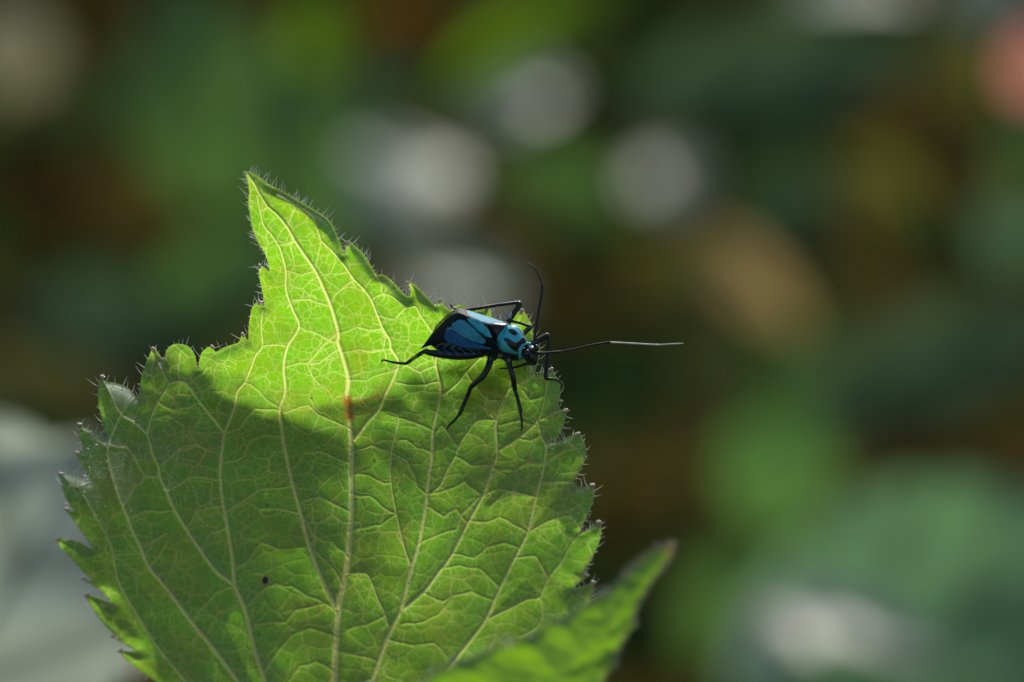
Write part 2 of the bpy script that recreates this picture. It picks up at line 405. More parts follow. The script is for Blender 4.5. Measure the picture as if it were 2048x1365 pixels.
MINOR = [  # ladder veins between the main ones
 [(704,905),(745,890),(783,903)],[(704,949),(740,950),(770,965),(784,964)],[(703,985),(740,990),(765,1010),(795,1025)],[(702,1060),(735,1052),(765,1047),(795,1025)],
 [(700,1020),(660,1000),(640,992),(610,1000)],[(704,925),(670,915),(640,903),(610,905),(590,935)],[(700,858),(660,840),(637,830),(617,812),(570,825)],
 [(700,1110),(670,1080),(640,1075),(606,1025)],[(690,1165),(660,1120),(632,1095)],[(589,968),(560,975),(520,978),(490,1000),(461,1020)],
 [(606,1025),(560,1015),(525,1015)],[(624,1090),(575,1095),(530,1080),(500,1120),(480,1130)],[(678,1209),(640,1190),(590,1165),(560,1160),(530,1175),(505,1205)],
 [(567,874),(530,870),(505,880),(490,912),(447,925)],[(560,820),(510,818),(495,835),(480,858),(452,866)],[(446,912),(420,900),(400,888),(375,890),(345,915),(325,933)],
 [(446,958),(410,952),(380,955),(345,980)],[(560,816),(540,805),(520,785),(501,770),(489,766)],[(577,693),(550,690),(526,693)],[(600,654),(640,670),(665,685),(677,684)],
 [(678,664),(650,690),(615,728),(630,760),(640,770)],[(677,700),(640,727),(600,727),(570,735)],[(664,614),(620,600),(590,602),(577,615)],[(634,544),(605,552),(578,543)],
 [(594,484),(575,492),(561,492)],[(664,612),(685,580),(711,561)],[(634,540),(642,500),(647,484)],[(580,455),(590,430),(597,415)],[(542,417),(527,425)],
 [(744,601),(770,590)],[(756,631),(790,640),(814,615)],[(679,668),(715,655),(740,662),(767,658)],[(684,706),(720,700),(745,705),(783,698)],[(694,760),(735,762),(765,748),(795,737)],
 [(798,836),(830,845),(866,861)],[(784,905),(815,920),(835,970),(854,985)],[(866,905),(835,895),(815,880),(800,880)],[(840,1084),(880,1065),(915,1055),(925,1025),(960,990)],
 [(858,1010),(890,1030),(915,1015),(935,1040)],[(912,911),(945,930),(985,930)],[(862,985),(900,975),(930,960),(965,990)],[(986,934),(1030,940),(1055,923),(1088,926)],[(966,990),(1000,975),(1020,980),(1071,990)],
 [(918,893),(900,870),(885,850),(868,870)],[(1082,870),(1060,880),(1036,876)],[(1088,926),(1120,905),(1150,895)],[(1079,964),(1115,960),(1147,964)],[(940,1037),(975,1040),(1000,1030),(1055,1059)],
 [(907,1102),(950,1110),(990,1085),(1010,1080),(1040,1090)],[(886,1131),(920,1125),(960,1130),(1001,1167)],[(849,1178),(890,1195),(925,1180),(945,1175),(985,1190)],[(806,1240),(850,1235),(880,1220),(905,1190)],
 [(784,1270),(830,1280),(870,1275),(895,1300)],[(1079,1184),(1085,1220),(1075,1240),(1040,1260)],[(1030,1109),(1070,1105),(1095,1149)],[(700,1250),(740,1240),(772,1225)],[(680,1290),(720,1300),(760,1310)],
 [(676,1330),(640,1310),(610,1318),(590,1345)],[(683,1265),(640,1250),(610,1252),(590,1260),(560,1300),(540,1330)],[(678,1215),(660,1200),(600,1210),(580,1235),(520,1240)],
 [(345,1162),(365,1110),(365,1095)],[(402,1236),(410,1210),(440,1180),(475,1165)],[(360,1016),(330,1020),(300,1018),(270,1030)],[(411,1093),(430,1060),(460,1050)],[(381,1049),(410,1015),(450,1010)],
 [(325,951),(300,950),(280,970),(258,1010)],[(228,890),(260,895),(285,930),(300,950)],[(305,839),(340,830),(370,850),(370,880)],[(319,804),(350,820),(380,815),(401,804)],[(375,769),(395,755),(415,735)],[(360,763),(358,730),(362,700)],
 [(340,769),(320,735),(305,705)],[(246,830),(270,800),(277,794)],[(224,895),(200,880),(170,858)],[(192,962),(170,970),(150,968)],[(295,1087),(320,1075),(345,1060)],[(313,1126),(330,1105),(345,1080)],
 [(880,764),(850,770),(815,770),(790,765)],[(872,732),(840,745),(796,725)],[(1006,803),(975,800),(950,770),(933,744)],[(993,841),(970,815),(975,790)],[(1018,779),(1050,765),(1070,750)],
 [(1094,790),(1060,800),(1045,780)],[(1074,841),(1100,830),(1125,820)],[(1071,850),(1040,840),(1000,850)],[(1150,895),(1130,880)],[(1091,893),(1125,885),(1150,870)],
]
STEP = 1.15
def voro_edges(U, Vv, cell, aniso, seed, warp, rot=0.0):
    """distance to the nearest cell border of a jittered cell net (in grid units)"""
    r = np.random.default_rng(seed)
    wx = (fbm2(U, Vv, cell * 1.2, seed + 11, 2) - 0.5) * warp
    wy = (fbm2(U, Vv, cell * 1.2, seed + 23, 2) - 0.5) * warp
    a, b = U + wx, Vv + wy
    ca, sa = math.cos(rot), math.sin(rot)
    a, b = a * ca + b * sa, -a * sa + b * ca
    a = a / (cell * aniso); b = b / (cell / aniso)
    N = 256
    jx, jy = r.random((N, N)) * 0.92 + 0.04, r.random((N, N)) * 0.92 + 0.04
    ia, ib = np.floor(a).astype(int), np.floor(b).astype(int)
    best = np.full(a.shape, 1e9); bx = np.zeros(a.shape); by = np.zeros(a.shape)
    cid = np.zeros(a.shape)
    offs = [(i, j) for i in (-1, 0, 1) for j in (-1, 0, 1)]
    rid = r.random((N, N))
    for i, j in offs:
        px = ia + i + jx[(ia + i) % N, (ib + j) % N]; py = ib + j + jy[(ia + i) % N, (ib + j) % N]
        d = (px - a) ** 2 + (py - b) ** 2
        m = d < best
        best = np.where(m, d, best); bx = np.where(m, px, bx); by = np.where(m, py, by)
        cid = np.where(m, rid[(ia + i) % N, (ib + j) % N], cid)
    edge = np.full(a.shape, 1e9)
    for i in (-2, -1, 0, 1, 2):
        for j in (-2, -1, 0, 1, 2):
            px = ia + i + jx[(ia + i) % N, (ib + j) % N]; py = ib + j + jy[(ia + i) % N, (ib + j) % N]
            dx, dy = px - bx, py - by
            ln = np.sqrt(dx * dx + dy * dy)
            ok = ln > 1e-6
            ln = np.where(ok, ln, 1)
            e = ((px + bx) / 2 - a) * dx / ln + ((py + by) / 2 - b) * dy / ln
            edge = np.where(ok & (e < edge), e, edge)
    return edge * cell, cid

class LeafGrid:
    def __init__(s, outline, u0, u1, v0, v1, step):
        s.u0, s.v0, s.step = u0, v0, step
        s.us = np.arange(u0, u1 + step, step); s.vs = np.arange(v0, v1 + step, step)
        s.U, s.V = np.meshgrid(s.us, s.vs)
        s.outline = outline
        s.inside = s.fill(outline)
        s.edge, ex, ey, _ = s.poly_dist([np.vstack([outline, outline[:1]])], 46)
        s.ex, s.ey = ex, ey
    def fill(s, poly):
        ins = np.zeros(s.U.shape, bool)
        x1, y1 = poly[:, 0], poly[:, 1]; x2, y2 = np.roll(x1, -1), np.roll(y1, -1)
        for j, v in enumerate(s.vs):
            m = (y1 <= v) != (y2 <= v)
            xi = np.sort(x1[m] + (v - y1[m]) / (y2[m] - y1[m]) * (x2[m] - x1[m]))
            for k in range(0, len(xi) - 1, 2):
                ins[j] |= (s.us >= xi[k]) & (s.us < xi[k + 1])
        return ins
    def poly_dist(s, lines, R, radii=None):
        """distance to polylines inside a band R; also nearest point and line number"""
        D = np.full(s.U.shape, float(R)); X = s.U.copy(); Y = s.V.copy(); I = np.full(s.U.shape, -1)
        Q = np.full(s.U.shape, 9.0) if radii is not None else None
        for li, ln in enumerate(lines):
            for k in range(len(ln) - 1):
                (ax, ay), (bx, by) = ln[k], ln[k + 1]
                i0 = max(0, int((min(ax, bx) - R - s.u0) / s.step)); i1 = min(len(s.us), int((max(ax, bx) + R - s.u0) / s.step) + 2)
                j0 = max(0, int((min(ay, by) - R - s.v0) / s.step)); j1 = min(len(s.vs), int((max(ay, by) + R - s.v0) / s.step) + 2)
                if i1 <= i0 or j1 <= j0: continue
                u = s.U[j0:j1, i0:i1]; v = s.V[j0:j1, i0:i1]
                dx, dy = bx - ax, by - ay
                t = np.clip(((u - ax) * dx + (v - ay) * dy) / max(dx * dx + dy * dy, 1e-9), 0, 1)
                px, py = ax + t * dx, ay + t * dy
                d = np.hypot(u - px, v - py)
                if radii is not None:
                    rr = radii[li][k] * (1 - t) + radii[li][k + 1] * t
                    q = d / rr
                    qs = Q[j0:j1, i0:i1]
                    mq = q < qs
                    qs[mq] = q[mq]
                    sl_ = I[j0:j1, i0:i1]; sl_[mq] = li
                    ds = D[j0:j1, i0:i1]; m = d < ds; ds[m] = d[m]
                else:
                    ds = D[j0:j1, i0:i1]
                    m = d < ds
                    ds[m] = d[m]; X[j0:j1, i0:i1][m] = px[m]; Y[j0:j1, i0:i1][m] = py[m]
        return (D, X, Y, I) if radii is None else (D, Q, I)
    def sample(s, arr, u, v):
        fu = np.clip((np.asarray(u, float) - s.u0) / s.step, 0, len(s.us) - 1.001); fv = np.clip((np.asarray(v, float) - s.v0) / s.step, 0, len(s.vs) - 1.001)
        i = fu.astype(int); j = fv.astype(int); a = fu - i; b = fv - j
        return arr[j, i] * (1 - a) * (1 - b) + arr[j, i + 1] * a * (1 - b) + arr[j + 1, i] * (1 - a) * b + arr[j + 1, i + 1] * a * b

def smooth01(x):
    x = np.clip(x, 0, 1)
    return x * x * (3 - 2 * x)

def dense_veins(veins, n=5):
    lines, radii = [], []
    for _, pts, r0, r1 in veins:
        c = catmull(pts, n)
        lines.append(c); radii.append(np.linspace(r0, r1, len(c)))
    return lines, radii

def build_leaf(root, g, W, vein_id, quota, nets, marks, names, mat):
    """split the sheet into blade and veins, all sharing one surface"""
    use = g.inside.copy()
    cell = use[:-1, :-1] | use[1:, :-1] | use[:-1, 1:] | use[1:, 1:]
    # grid points just outside are drawn onto the outline
    su = np.where(use, g.U, g.ex); sv = np.where(use, g.V, g.ey)
    Ww = np.where(use, W, g.sample(W, su, sv))
    co = np.stack([(su - 1024) * PX, -Ww * PX, (682.5 - sv) * PX], -1).reshape(-1, 3)
    nu = len(g.us)
    jj, ii = np.nonzero(cell)
    quads = np.stack([jj * nu + ii, (jj + 1) * nu + ii, (jj + 1) * nu + ii + 1, jj * nu + ii + 1], -1)
    qid = np.where(quota[jj, ii] < 1.0, vein_id[jj, ii], -1)
    colr = nets.reshape(-1, 4); mk = marks.reshape(-1, 4)
    made = []
    for k in [-1] + sorted(set(qid.tolist()) - {-1}):
        q = quads[qid == k]
        if len(q) < 3: continue
        ids, inv = np.unique(q, return_inverse=True)
        o = big_mesh("blade" if k < 0 else names[k], co[ids], inv.reshape(-1, 4), mat, root, colr[ids], mk[ids])
        made.append(o)
    return made

outl = outline_curve(OUT_LEFT, OUT_RIGHT)
G = LeafGrid(outl, 120, 1210, 336, 1530, STEP)
U, Vv = G.U, G.V
vl, vr = dense_veins(MAIN_VEINS)
def angular(pts, seed):
    """short straight runs with small kinks, as ladder veins have"""
    r = np.random.default_rng(seed); pts = np.asarray(pts, float); out_ = []
    for a, b in zip(pts[:-1], pts[1:]):
        k = max(1, int(np.hypot(*(b - a)) / 14))
        for i in range(k):
            q = a + (b - a) * i / k
            out_.append(q + (r.normal(0, 1.5, 2) if i else 0))
    return np.array(out_ + [pts[-1]])
minor = [angular(p, 100 + i) for i, p in enumerate(MINOR)]
vr = [r * 0.82 for r in vr]
vr_wide = vr
vd, vq, vid = G.poly_dist(vl, 60, vr_wide)
md, mq, mid_ = G.poly_dist(minor, 40, [np.full(len(m), 1.9) for m in minor])
e3, c3 = voro_edges(U, Vv, 40, 1.12, 3, 26)
e4, c4 = voro_edges(U, Vv, 19, 1.0, 4, 14)
e5, c5 = voro_edges(U, Vv, 9.5, 1.0, 5, 6)
# how far the sheet stands towards the viewer
crease_u = np.array([100, 250, 395, 470, 560, 690, 760, 880, 960, 1060, 1200])
crease_v = np.array([700, 716, 742, 792, 822, 822, 800, 742, 712, 690, 680])
vc = np.interp(U, crease_u, crease_v)
vc = vc + (fbm2(U, Vv, 75, 83, 2) - 0.5) * 62 * (0.3 + 0.7 * np.exp(-((vc - Vv) / 90) ** 2))
def softabs(x, k): return np.sqrt(x * x + k * k) - k
dv = vc - Vv                                    # above the crease is positive
up = 0.5 * (softabs(dv, 30) + dv)
dn = 0.5 * (softabs(dv, 30) - dv)
m_low = np.interp(U, [150, 450, 640, 740, 860, 980, 1180], [0.47, 0.48, 0.46, 0.41, 0.38, 0.41, 0.45])
W = 0.36 * up + m_low * dn + 26 * (1 - np.exp(-dn / 90.0))
W += 4 * np.sin((U - 300) / 170.0) * smooth01((Vv - 800) / 200)
right_side = smooth01((U - 700) / 260)
W += 0.10 * softabs(U - 690, 60) * smooth01((Vv - 820) / 200) * (0.8 - 0.2 * np.tanh((U - 690) / 90))
W += (fbm2(U, Vv, 170, 31, 2) - 0.5) * 13
bulge = lambda d, r: 1 - np.exp(-(d / r) ** 1.3)
W -= 6.0 * bulge(vd, 32) + 1.0 * bulge(np.minimum(vd, md), 18) + 0.3 * bulge(np.minimum(e3, np.minimum(vd, md)), 10)
vein_h = np.interp(np.clip(vq, 0, 2), [0, 0.6, 1.0, 1.6, 2], [1, 0.8, 0.35, 0.06, 0])
rad_here = np.array([r.mean() for r in vr])[np.clip(vid, 0, None)]
W += vein_h * rad_here * 0.9
W += np.exp(-(md / 2.2) ** 2) * 0.9 + np.exp(-(e3 / 1.8) ** 2) * 0.25
# margin rolled back, strongest along the upper right
curl = 5 + 8 * smooth01((U - 560) / 120) * smooth01((660 - Vv) / 60) + 7 * smooth01((Vv - 330) / 5) * smooth01((520 - Vv) / 80)
W -= curl * smooth01((26 - G.edge) / 26) ** 2
W += 5 * np.sin(U / 23.0 + Vv / 31.0) * smooth01((40 - G.edge) / 40)
LEAFW = W
def leafw(u, v): return float(G.sample(LEAFW, u, v))
# pigment masks
big = 1 - smooth01((vq - 0.55) / 0.55)
n_minor = 1 - smooth01((md - 0.6) / 1.5)
n3 = (1 - smooth01((e3 - 0.4) / 1.3)) * 0.55
n4 = (1 - smooth01((e4 - 0.25) / 1.0)) * 0.44
n5 = (1 - smooth01((e5 - 0.1) / 0.9)) * 0.18
fade2 = smooth01((fbm2(U, Vv, 70, 41, 2) - 0.25) / 0.5); fade3 = smooth01((fbm2(U, Vv, 38, 44, 2) - 0.25) / 0.5)
net = np.maximum.reduce([n_minor * (0.5 + 0.45 * fbm2(U, Vv, 50, 43, 2)), n3 * (0.55 + 0.75 * fade2), n4 * (0.5 + 0.9 * fade3), n5 * (0.7 + 0.8 * fade2)])
nets = np.stack([big, np.clip(net, 0, 1), np.zeros_like(big), np.ones_like(big)], -1)
def blob(u, v, ru, rv): return np.exp(-(((U - u) / ru) ** 2 + ((Vv - v) / rv) ** 2))
scar = np.clip((0.55 + 0.9 * fbm2(U, Vv, 8, 71, 2)) * (1.2 * blob(694, 801, 9, 9) + 1.2 * blob(700, 832, 10, 9) + 0.9 * blob(697, 817, 6, 11)) + 0.5 * blob(561, 832, 7, 7) + 0.35 * blob(572, 885, 5, 12)
               + 0.28 * blob(617, 823, 14, 6) + 0.3 * blob(880, 785, 5, 22) + 0.35 * blob(735, 822, 18, 5) + 0.2 * blob(760, 775, 16, 8), 0, 1)
sd, _, _, _ = G.poly_dist([np.array([(700, 812), (720, 806), (742, 798), (758, 790)], float)], 14)
scar = np.clip(scar + 0.75 * np.exp(-(sd / 3.4) ** 2) * (0.4 + 0.9 * fbm2(U, Vv, 9, 77, 2)), 0, 1)
scar = np.clip(scar + 0.34 * np.exp(-((e5 / 0.9) ** 2)) * smooth01((fbm2(U, Vv, 45, 51, 2) - 0.45) / 0.15) + 0.10 * smooth01((fbm2(U, Vv, 80, 57, 3) - 0.55) / 0.15), 0, 1)
spot = smooth01((7.5 - np.hypot(U - 538, (Vv - 1154) * 0.8)) / 3)
for _ in range(34):
    pu, pv, pr = random.uniform(170, 1170), random.uniform(560, 1350), random.uniform(1.0, 2.3)
    spot = np.maximum(spot, random.uniform(0.4, 0.9) * smooth01((pr + 1 - np.hypot(U - pu, Vv - pv)) / 1.6))
halo = 0.35 * blob(538, 1154, 14, 14)
scar = np.clip(scar + halo, 0, 1)
# tooth ends: sharply pointed corners of the margin
tips = []
oc = np.vstack([np.array(OUT_RIGHT, float), np.array(OUT_LEFT[::-1], float)])
cen = np.array([680, 950.0])
for k in range(1, len(oc) - 1):
    a, b, c = oc[k - 1], oc[k], oc[k + 1]
    d1, d2 = b - a, c - b
    cr = d1[0] * d2[1] - d1[1] * d2[0]
    ang = math.degrees(math.acos(np.clip(np.dot(d1, d2) / (np.linalg.norm(d1) * np.linalg.norm(d2) + 1e-9), -1, 1)))
    if cr > 0 and ang > 55:
        if not tips or min(np.hypot(*(b - t_)) for t_ in tips) > 14:
            tips.append(b)
tipm = np.zeros_like(U)
for b in tips:
    tipm = np.maximum(tipm, np.exp(-(((U - b[0]) ** 2 + (Vv - b[1]) ** 2) / 6.0 ** 2)))
rimm = smooth01((2.6 - G.edge) / 2.0) * 0.55
marks = np.stack([scar, spot, np.clip(tipm * 0.9 + rimm * 0.6, 0, 1), np.ones_like(U)], -1)

leaf = bpy.data.objects.new("serrated_leaf", None)
link(leaf)
leaf.matrix_world = Matrix.Translation(FOCUS) @ TILT.to_4x4()
tag(leaf, "large bright green serrated leaf with pale veins that carries the blue bug", "leaf")
names = [v[0] for v in MAIN_VEINS]
build_leaf(leaf, G, W, vid, vq, nets, marks, names, LEAF)

# stalk that carries the leaf, down to the ground
def to_leaf_frame(p):  # world -> leaf frame
    return TILT.inverted() @ (Vector(p) - FOCUS)
base = Vector(L(680, 1516, leafw(680, 1500) - 4))
foot = to_leaf_frame((-1.0, 4.0, -3.0))
pts = [base + (foot - base) * s_ + Vector((0.0, 0.8, 0)) * math.sin(math.pi * s_) for s_ in np.linspace(0, 1, 24)]
Vt, Ft = tube(pts, np.linspace(0.06, 0.22, 24), 10)
mesh_obj("stem", Vt, Ft, STEM, leaf)

# little glands at the ends of the teeth
tip_me = None
for b in tips:
    if b[1] > 1350: continue
    inward = cen - b; inward = inward / np.linalg.norm(inward)
    if tip_me is None:
        Vb, Fb = [], []
        for i in range(1, 5):
            a_ = math.pi * i / 5
            for k in range(8):
                Vb.append((math.sin(a_) * math.cos(k * math.pi / 4) * 3.4 * PX, math.sin(a_) * math.sin(k * math.pi / 4) * 3.4 * PX, math.cos(a_) * 6.2 * PX))
        for i in range(3):
            for k in range(8):
                Fb.append((i * 8 + k, (i + 1) * 8 + k, (i + 1) * 8 + (k + 1) % 8, i * 8 + (k + 1) % 8))
        Fb += [tuple(range(7, -1, -1))[::-1], tuple(range(24, 32))]
        o = mesh_obj("tooth_tip", Vb, Fb, TIP, leaf); tip_me = o.data
    else:
        o = link(bpy.data.objects.new("tooth_tip", tip_me), leaf)
    q = b + inward * 2.0
    o.location = L(q[0], q[1], leafw(*q) + 0.5)
    o.rotation_euler = Vector((-inward[0], 0.0, inward[1])).to_track_quat('Z', 'Y').to_euler()
# hairs
def hair_bundle(name, items, parent, seg=4, r0=0.0028):
    """items: (root, direction, bend, length); joined, too many to count"""
    Vh, Fh = [], []
    for p, d, b, ln, r in items:
        pts = [p + d * (ln * s_) + b * (ln * s_ * s_) for s_ in (0, 0.35, 0.7, 1.0)]
        tv, tf = tube(pts, [r, r * 0.8, r * 0.5, r * 0.12], 3, False)
        o_ = len(Vh)
        Vh += tv; Fh += [tuple(i + o_ for i in f) for f in tf]
    o = mesh_obj(name, Vh, Fh, HAIR, parent)
    o["kind"] = "stuff"
    return o
items = []
acc = 0.0
for k in range(len(outl) - 1):
    a, b = outl[k], outl[k + 1]
    if a[1] > 1370: continue
    ln = np.hypot(*(b - a))
    if ln < 1e-6: continue
    tdir = (b - a) / ln
    nrm = np.array([tdir[1], -tdir[0]])
    dens = 0.20 if a[1] < 620 else (0.12 if a[0] > 900 else 0.08)
    acc += ln * dens * (0.4 + 1.2 * float(fbm2(a[0], a[1], 40, 61, 1)))
    while acc > 1:
        acc -= 1
        s_ = random.random()
        q = a + (b - a) * s_
        ws = leafw(*(q - nrm * 1.5))
        dirv = nrm * 0.9 + np.array([0.15, -0.35]) * random.uniform(0.2, 1.3) + np.random.default_rng(k * 7 + int(acc * 100)).normal(0, 0.22, 2)
        d = Vector((dirv[0], random.uniform(-0.6, 0.5), -dirv[1])).normalized()
        bend = Vector((random.uniform(-.5, .5), random.uniform(-.3, .3), random.uniform(-.1, .75)))
        h = random.choice((random.uniform(5, 10), random.uniform(8, 15), random.uniform(12, 21))) * PX
        items.append((Vector(L(q[0] - nrm[0] * 1.2, q[1] - nrm[1] * 1.2, ws)), d, bend, h, random.uniform(0.0022, 0.0034)))
hair_bundle("margin_hairs", items, leaf)
items = []
for li, ln in enumerate(vl):
    for k in range(len(ln) - 1):
        a, b = ln[k], ln[k + 1]
        if a[1] < 800 or a[1] > 1375: continue
        nh = int(np.hypot(*(b - a)) * 0.30 * (1.3 if vr[li][k] > 3 else 0.6))
        for _ in range(nh):
            q = a + (b - a) * random.random() + np.random.default_rng(random.randrange(10 ** 6)).normal(0, vr[li][k] * 0.9, 2)
            d = Vector((random.uniform(-.8, .8), random.uniform(-.9, -.2), random.uniform(-.6, .8))).normalized()
            items.append((Vector(L(q[0], q[1], leafw(*q) - 0.5)), d, Vector((0, 0, .3)), random.uniform(4, 9) * PX, 0.0020))
for _ in range(3200):
    q = np.array([random.uniform(150, 1190), random.uniform(850, 1370)])
    if not G.sample(G.inside.astype(float), *q) > 0.9: continue
    d = Vector((random.uniform(-.9, .9), random.uniform(-.8, -.1), random.uniform(-.6, .8))).normalized()
    items.append((Vector(L(q[0], q[1], leafw(*q) - 0.5)), d, Vector((0, 0, .3)), random.uniform(3, 9) * PX, 0.0015))
hair_bundle("vein_hairs", items, leaf)

# ------------------------------------------------------------------ the young leaf in front (4 cm nearer the viewer)
F_LEFT = [(1348,1083),(1325,1092),(1290,1113),(1262,1140),(1236,1166),(1214,1184),(1203,1182),(1192,1196),(1160,1216),(1128,1234),(1106,1238),(1094,1234),(1086,1254),(1058,1270),(1022,1281),(1004,1278),(994,1292),
          (962,1303),(934,1316),(914,1318),(904,1330),(880,1338),(862,1350),(845,1372),(800,1420),(790,1470),(840,1540),(930,1600),(990,1640)]
F_RIGHT = [(1350,1086),(1338,1110),(1318,1140),(1296,1168),(1276,1205),(1264,1232),(1270,1246),(1254,1262),(1238,1290),(1228,1310),(1232,1326),(1214,1338),(1204,1360),(1196,1400),(1180,1460),(1130,1540),(1060,1610),(1000,1645)]
fo = outline_curve(F_LEFT, F_RIGHT)
G2 = LeafGrid(fo, 780, 1362, 1074, 1652, 2.4)
F_VEINS = [("midrib", [(995,1640),(1030,1540),(1075,1440),(1120,1360),(1165,1300),(1215,1240),(1265,1180),(1310,1130),(1346,1088)], 7, 2),
           ("vein", [(1075,1440),(1020,1390),(970,1350),(900,1332)], 3.5, 2), ("vein", [(1120,1360),(1090,1320),(1060,1290),(1010,1288)], 3.2, 2),
           ("vein", [(1165,1300),(1150,1270),(1120,1246)], 3, 1.6), ("vein", [(1215,1240),(1200,1215),(1190,1200)], 2.6, 1.4),
           ("vein", [(1075,1440),(1130,1420),(1190,1410)], 3, 2), ("vein", [(1120,1360),(1170,1345),(1215,1335)], 3, 1.6), ("vein", [(1165,1300),(1215,1275),(1255,1258)], 2.6, 1.4),
           ("vein", [(1215,1240),(1245,1220),(1270,1210)], 2.4, 1.2)]
l2, r2 = dense_veins(F_VEINS)
d2, q2, id2 = G2.poly_dist(l2, 60, r2)
ee, ec = voro_edges(G2.U, G2.V, 34, 1.1, 15, 14)
# rises from its stalk, tip bent away to the right; folded along the midrib
axis = (1346 - 995) * (G2.U - 995) + (1088 - 1640) * (G2.V - 1640)
s_ax = axis / ((1346 - 995) ** 2 + (1088 - 1640) ** 2)
side = ((G2.U - 995) * (1640 - 1088) - (1640 - G2.V) * (1346 - 995)) / 654.0     # right of the midrib positive
W2 = 40 * np.sin(s_ax * 2.6) + 0.42 * np.abs(side) * np.where(side > 0, 1.6, 0.25)
W2 -= 9 * bulge(d2, 24) + 4.5 * bulge(ee, 12)
W2 += (fbm2(G2.U, G2.V, 70, 91, 2) - 0.5) * 20
W2 += 4 * np.clip(1 - q2, 0, 1)
W2 -= 8 * smooth01((16 - G2.edge) / 16) ** 2
bigf = 1 - smooth01((q2 - 0.5) / 0.6)
nets2 = np.stack([bigf, (1 - smooth01((ee - 1) / 3.0)) * 0.7, 0 * bigf, 1 + 0 * bigf], -1)
tip2 = np.clip(np.exp(-(((G2.U - 1348) ** 2 + (G2.V - 1085) ** 2) / 22.0 ** 2)) + smooth01((3.5 - G2.edge) / 3) * 0.45, 0, 1)
marks2 = np.stack([tip2 * 0.9, 0 * bigf, tip2 * 0.15, 1 + 0 * bigf], -1)
young = bpy.data.objects.new("young_leaf", None)
link(young)
# its size follows from standing 4 cm nearer
k2 = (DIST - 4.0) / DIST
young.matrix_world = Matrix.Translation(FOCUS - FWD * 4.0) @ TILT.to_4x4() @ Matrix.Scale(k2, 4)
tag(young, "small pointed young leaf with a reddish tip, in front of the large leaf", "leaf")
build_leaf(young, G2, W2, id2, q2, nets2, marks2, [v[0] for v in F_VEINS], LEAF2)
items = []
for k in range(len(fo) - 1):
    a, b = fo[k], fo[k + 1]
    ln = np.hypot(*(b - a))
    if a[1] > 1400 or ln < 1e-6: continue
    nrm = np.array([b[1] - a[1], a[0] - b[0]]) / ln
    for _ in range(1 + int(ln * 0.12)):
        q = a + (b - a) * random.random() - nrm * 1.5
        d = Vector((nrm[0] + random.uniform(-.4, .4), random.uniform(-.5, .5), -nrm[1] + random.uniform(-.2, .6))).normalized()
        items.append((Vector(L(q[0], q[1], float(G2.sample(W2, *q)))), d, Vector((0, 0, .3)), random.uniform(6, 16) * PX, 0.0024))
hair_bundle("margin_hairs", items, young)
base = Vector(L(995, 1640, 30))
foot = (young.matrix_world.inverted()) @ Vector((1.5, 0.0, -3.0))
pts = [base + (foot - base) * s_ + Vector((0, 0.8, 0)) * math.sin(math.pi * s_) for s_ in np.linspace(0, 1, 24)]
Vt, Ft = tube(pts, np.linspace(0.05, 0.2, 24), 10)
mesh_obj("stem", Vt, Ft, STEM, young)

# ------------------------------------------------------------------ the bug
BW = 12.0
BODYMAT = painted("bug_cuticle", rough=0.30, spec=0.5, bump_scale=130.0, bump=0.35)
WINGMAT = painted("bug_wing", rough=0.5, spec=0.16, bump_scale=150.0, bump=1.0)
EYEMAT = plain("bug_eye", (0.006, 0.006, 0.008), 0.12, 0.6)
BLACK = plain("bug_black", (0.007, 0.007, 0.009), 0.36, 0.45, noise=90.0, bump=0.2)
PALE = plain("antenna_pale", (0.55, 0.49, 0.44), 0.45, noise=60.0)
bug = bpy.data.objects.new("plant_bug", None)
link(bug)
bug.matrix_world = leaf.matrix_world.copy()
tag(bug, "turquoise and black plant bug with long antennae standing on the leaf margin", "bug")

pieces_v, pieces_f = [], []
def add_piece(V_, F_):
    o_ = len(pieces_v)
    pieces_v.extend([tuple(p) for p in V_]); pieces_f.extend([tuple(i + o_ for i in f) for f in F_])
def inflate(poly, cu, cv, wc, hf, hb, tu=0.0, tv=0.0, n=8, rings=9, power=1.0):
    """closed rounded body over an outline: hf towards the viewer, hb away, tilted by tu, tv"""
    c = catmull(poly, n, closed=True)
    m = len(c)
    V_, F_ = [], []
    prof = [(math.sin(a), math.cos(a)) for a in np.linspace(0, math.pi, rings * 2 + 1)]
    for (r, h) in prof[1:-1]:
        for (u, v) in c:
            uu, vv = cu + (u - cu) * r ** power, cv + (v - cv) * r ** power
            w = wc + (hf if h > 0 else hb) * h + tu * (uu - cu) + tv * (vv - cv)
            V_.append(L(uu, vv, w + BW))
    k = len(prof) - 2
    for i in range(k - 1):
        for j in range(m):
            j2 = (j + 1) % m
            F_.append((i * m + j, (i + 1) * m + j, (i + 1) * m + j2, i * m + j2))
    a = len(V_); V_.append(L(cu, cv, wc + hf + BW)); b = len(V_); V_.append(L(cu, cv, wc - hb + BW))
    for j in range(m):
        j2 = (j + 1) % m
        F_.append((a, j, j2)); F_.append((b, (k - 1) * m + j2, (k - 1) * m + j))
    return V_, F_
# thorax and abdomen
add_piece(*inflate([(1046,690),(1050,712),(1040,721),(1015,721),(985,716),(955,710),(920,711),(888,707),(868,696),(864,686),(888,660),(922,634),(975,648),(1012,656)],
                   955, 680, 24, 22, 26, tu=0.06, tv=0.02))
# pronotum: swollen shield
PRO = [(1021,650),(1031,650),(1040,657),(1047,669),(1053,685),(1048,693),(1041,702),(1037,708),(1027,706.5),(1007,701),(997,692),(995.5,682),(998.5,671),(1005.5,662),(1012,655)]
add_piece(*inflate(PRO, 1021, 679, 42, 24, 24, tu=-0.05, tv=0.12, power=0.9))
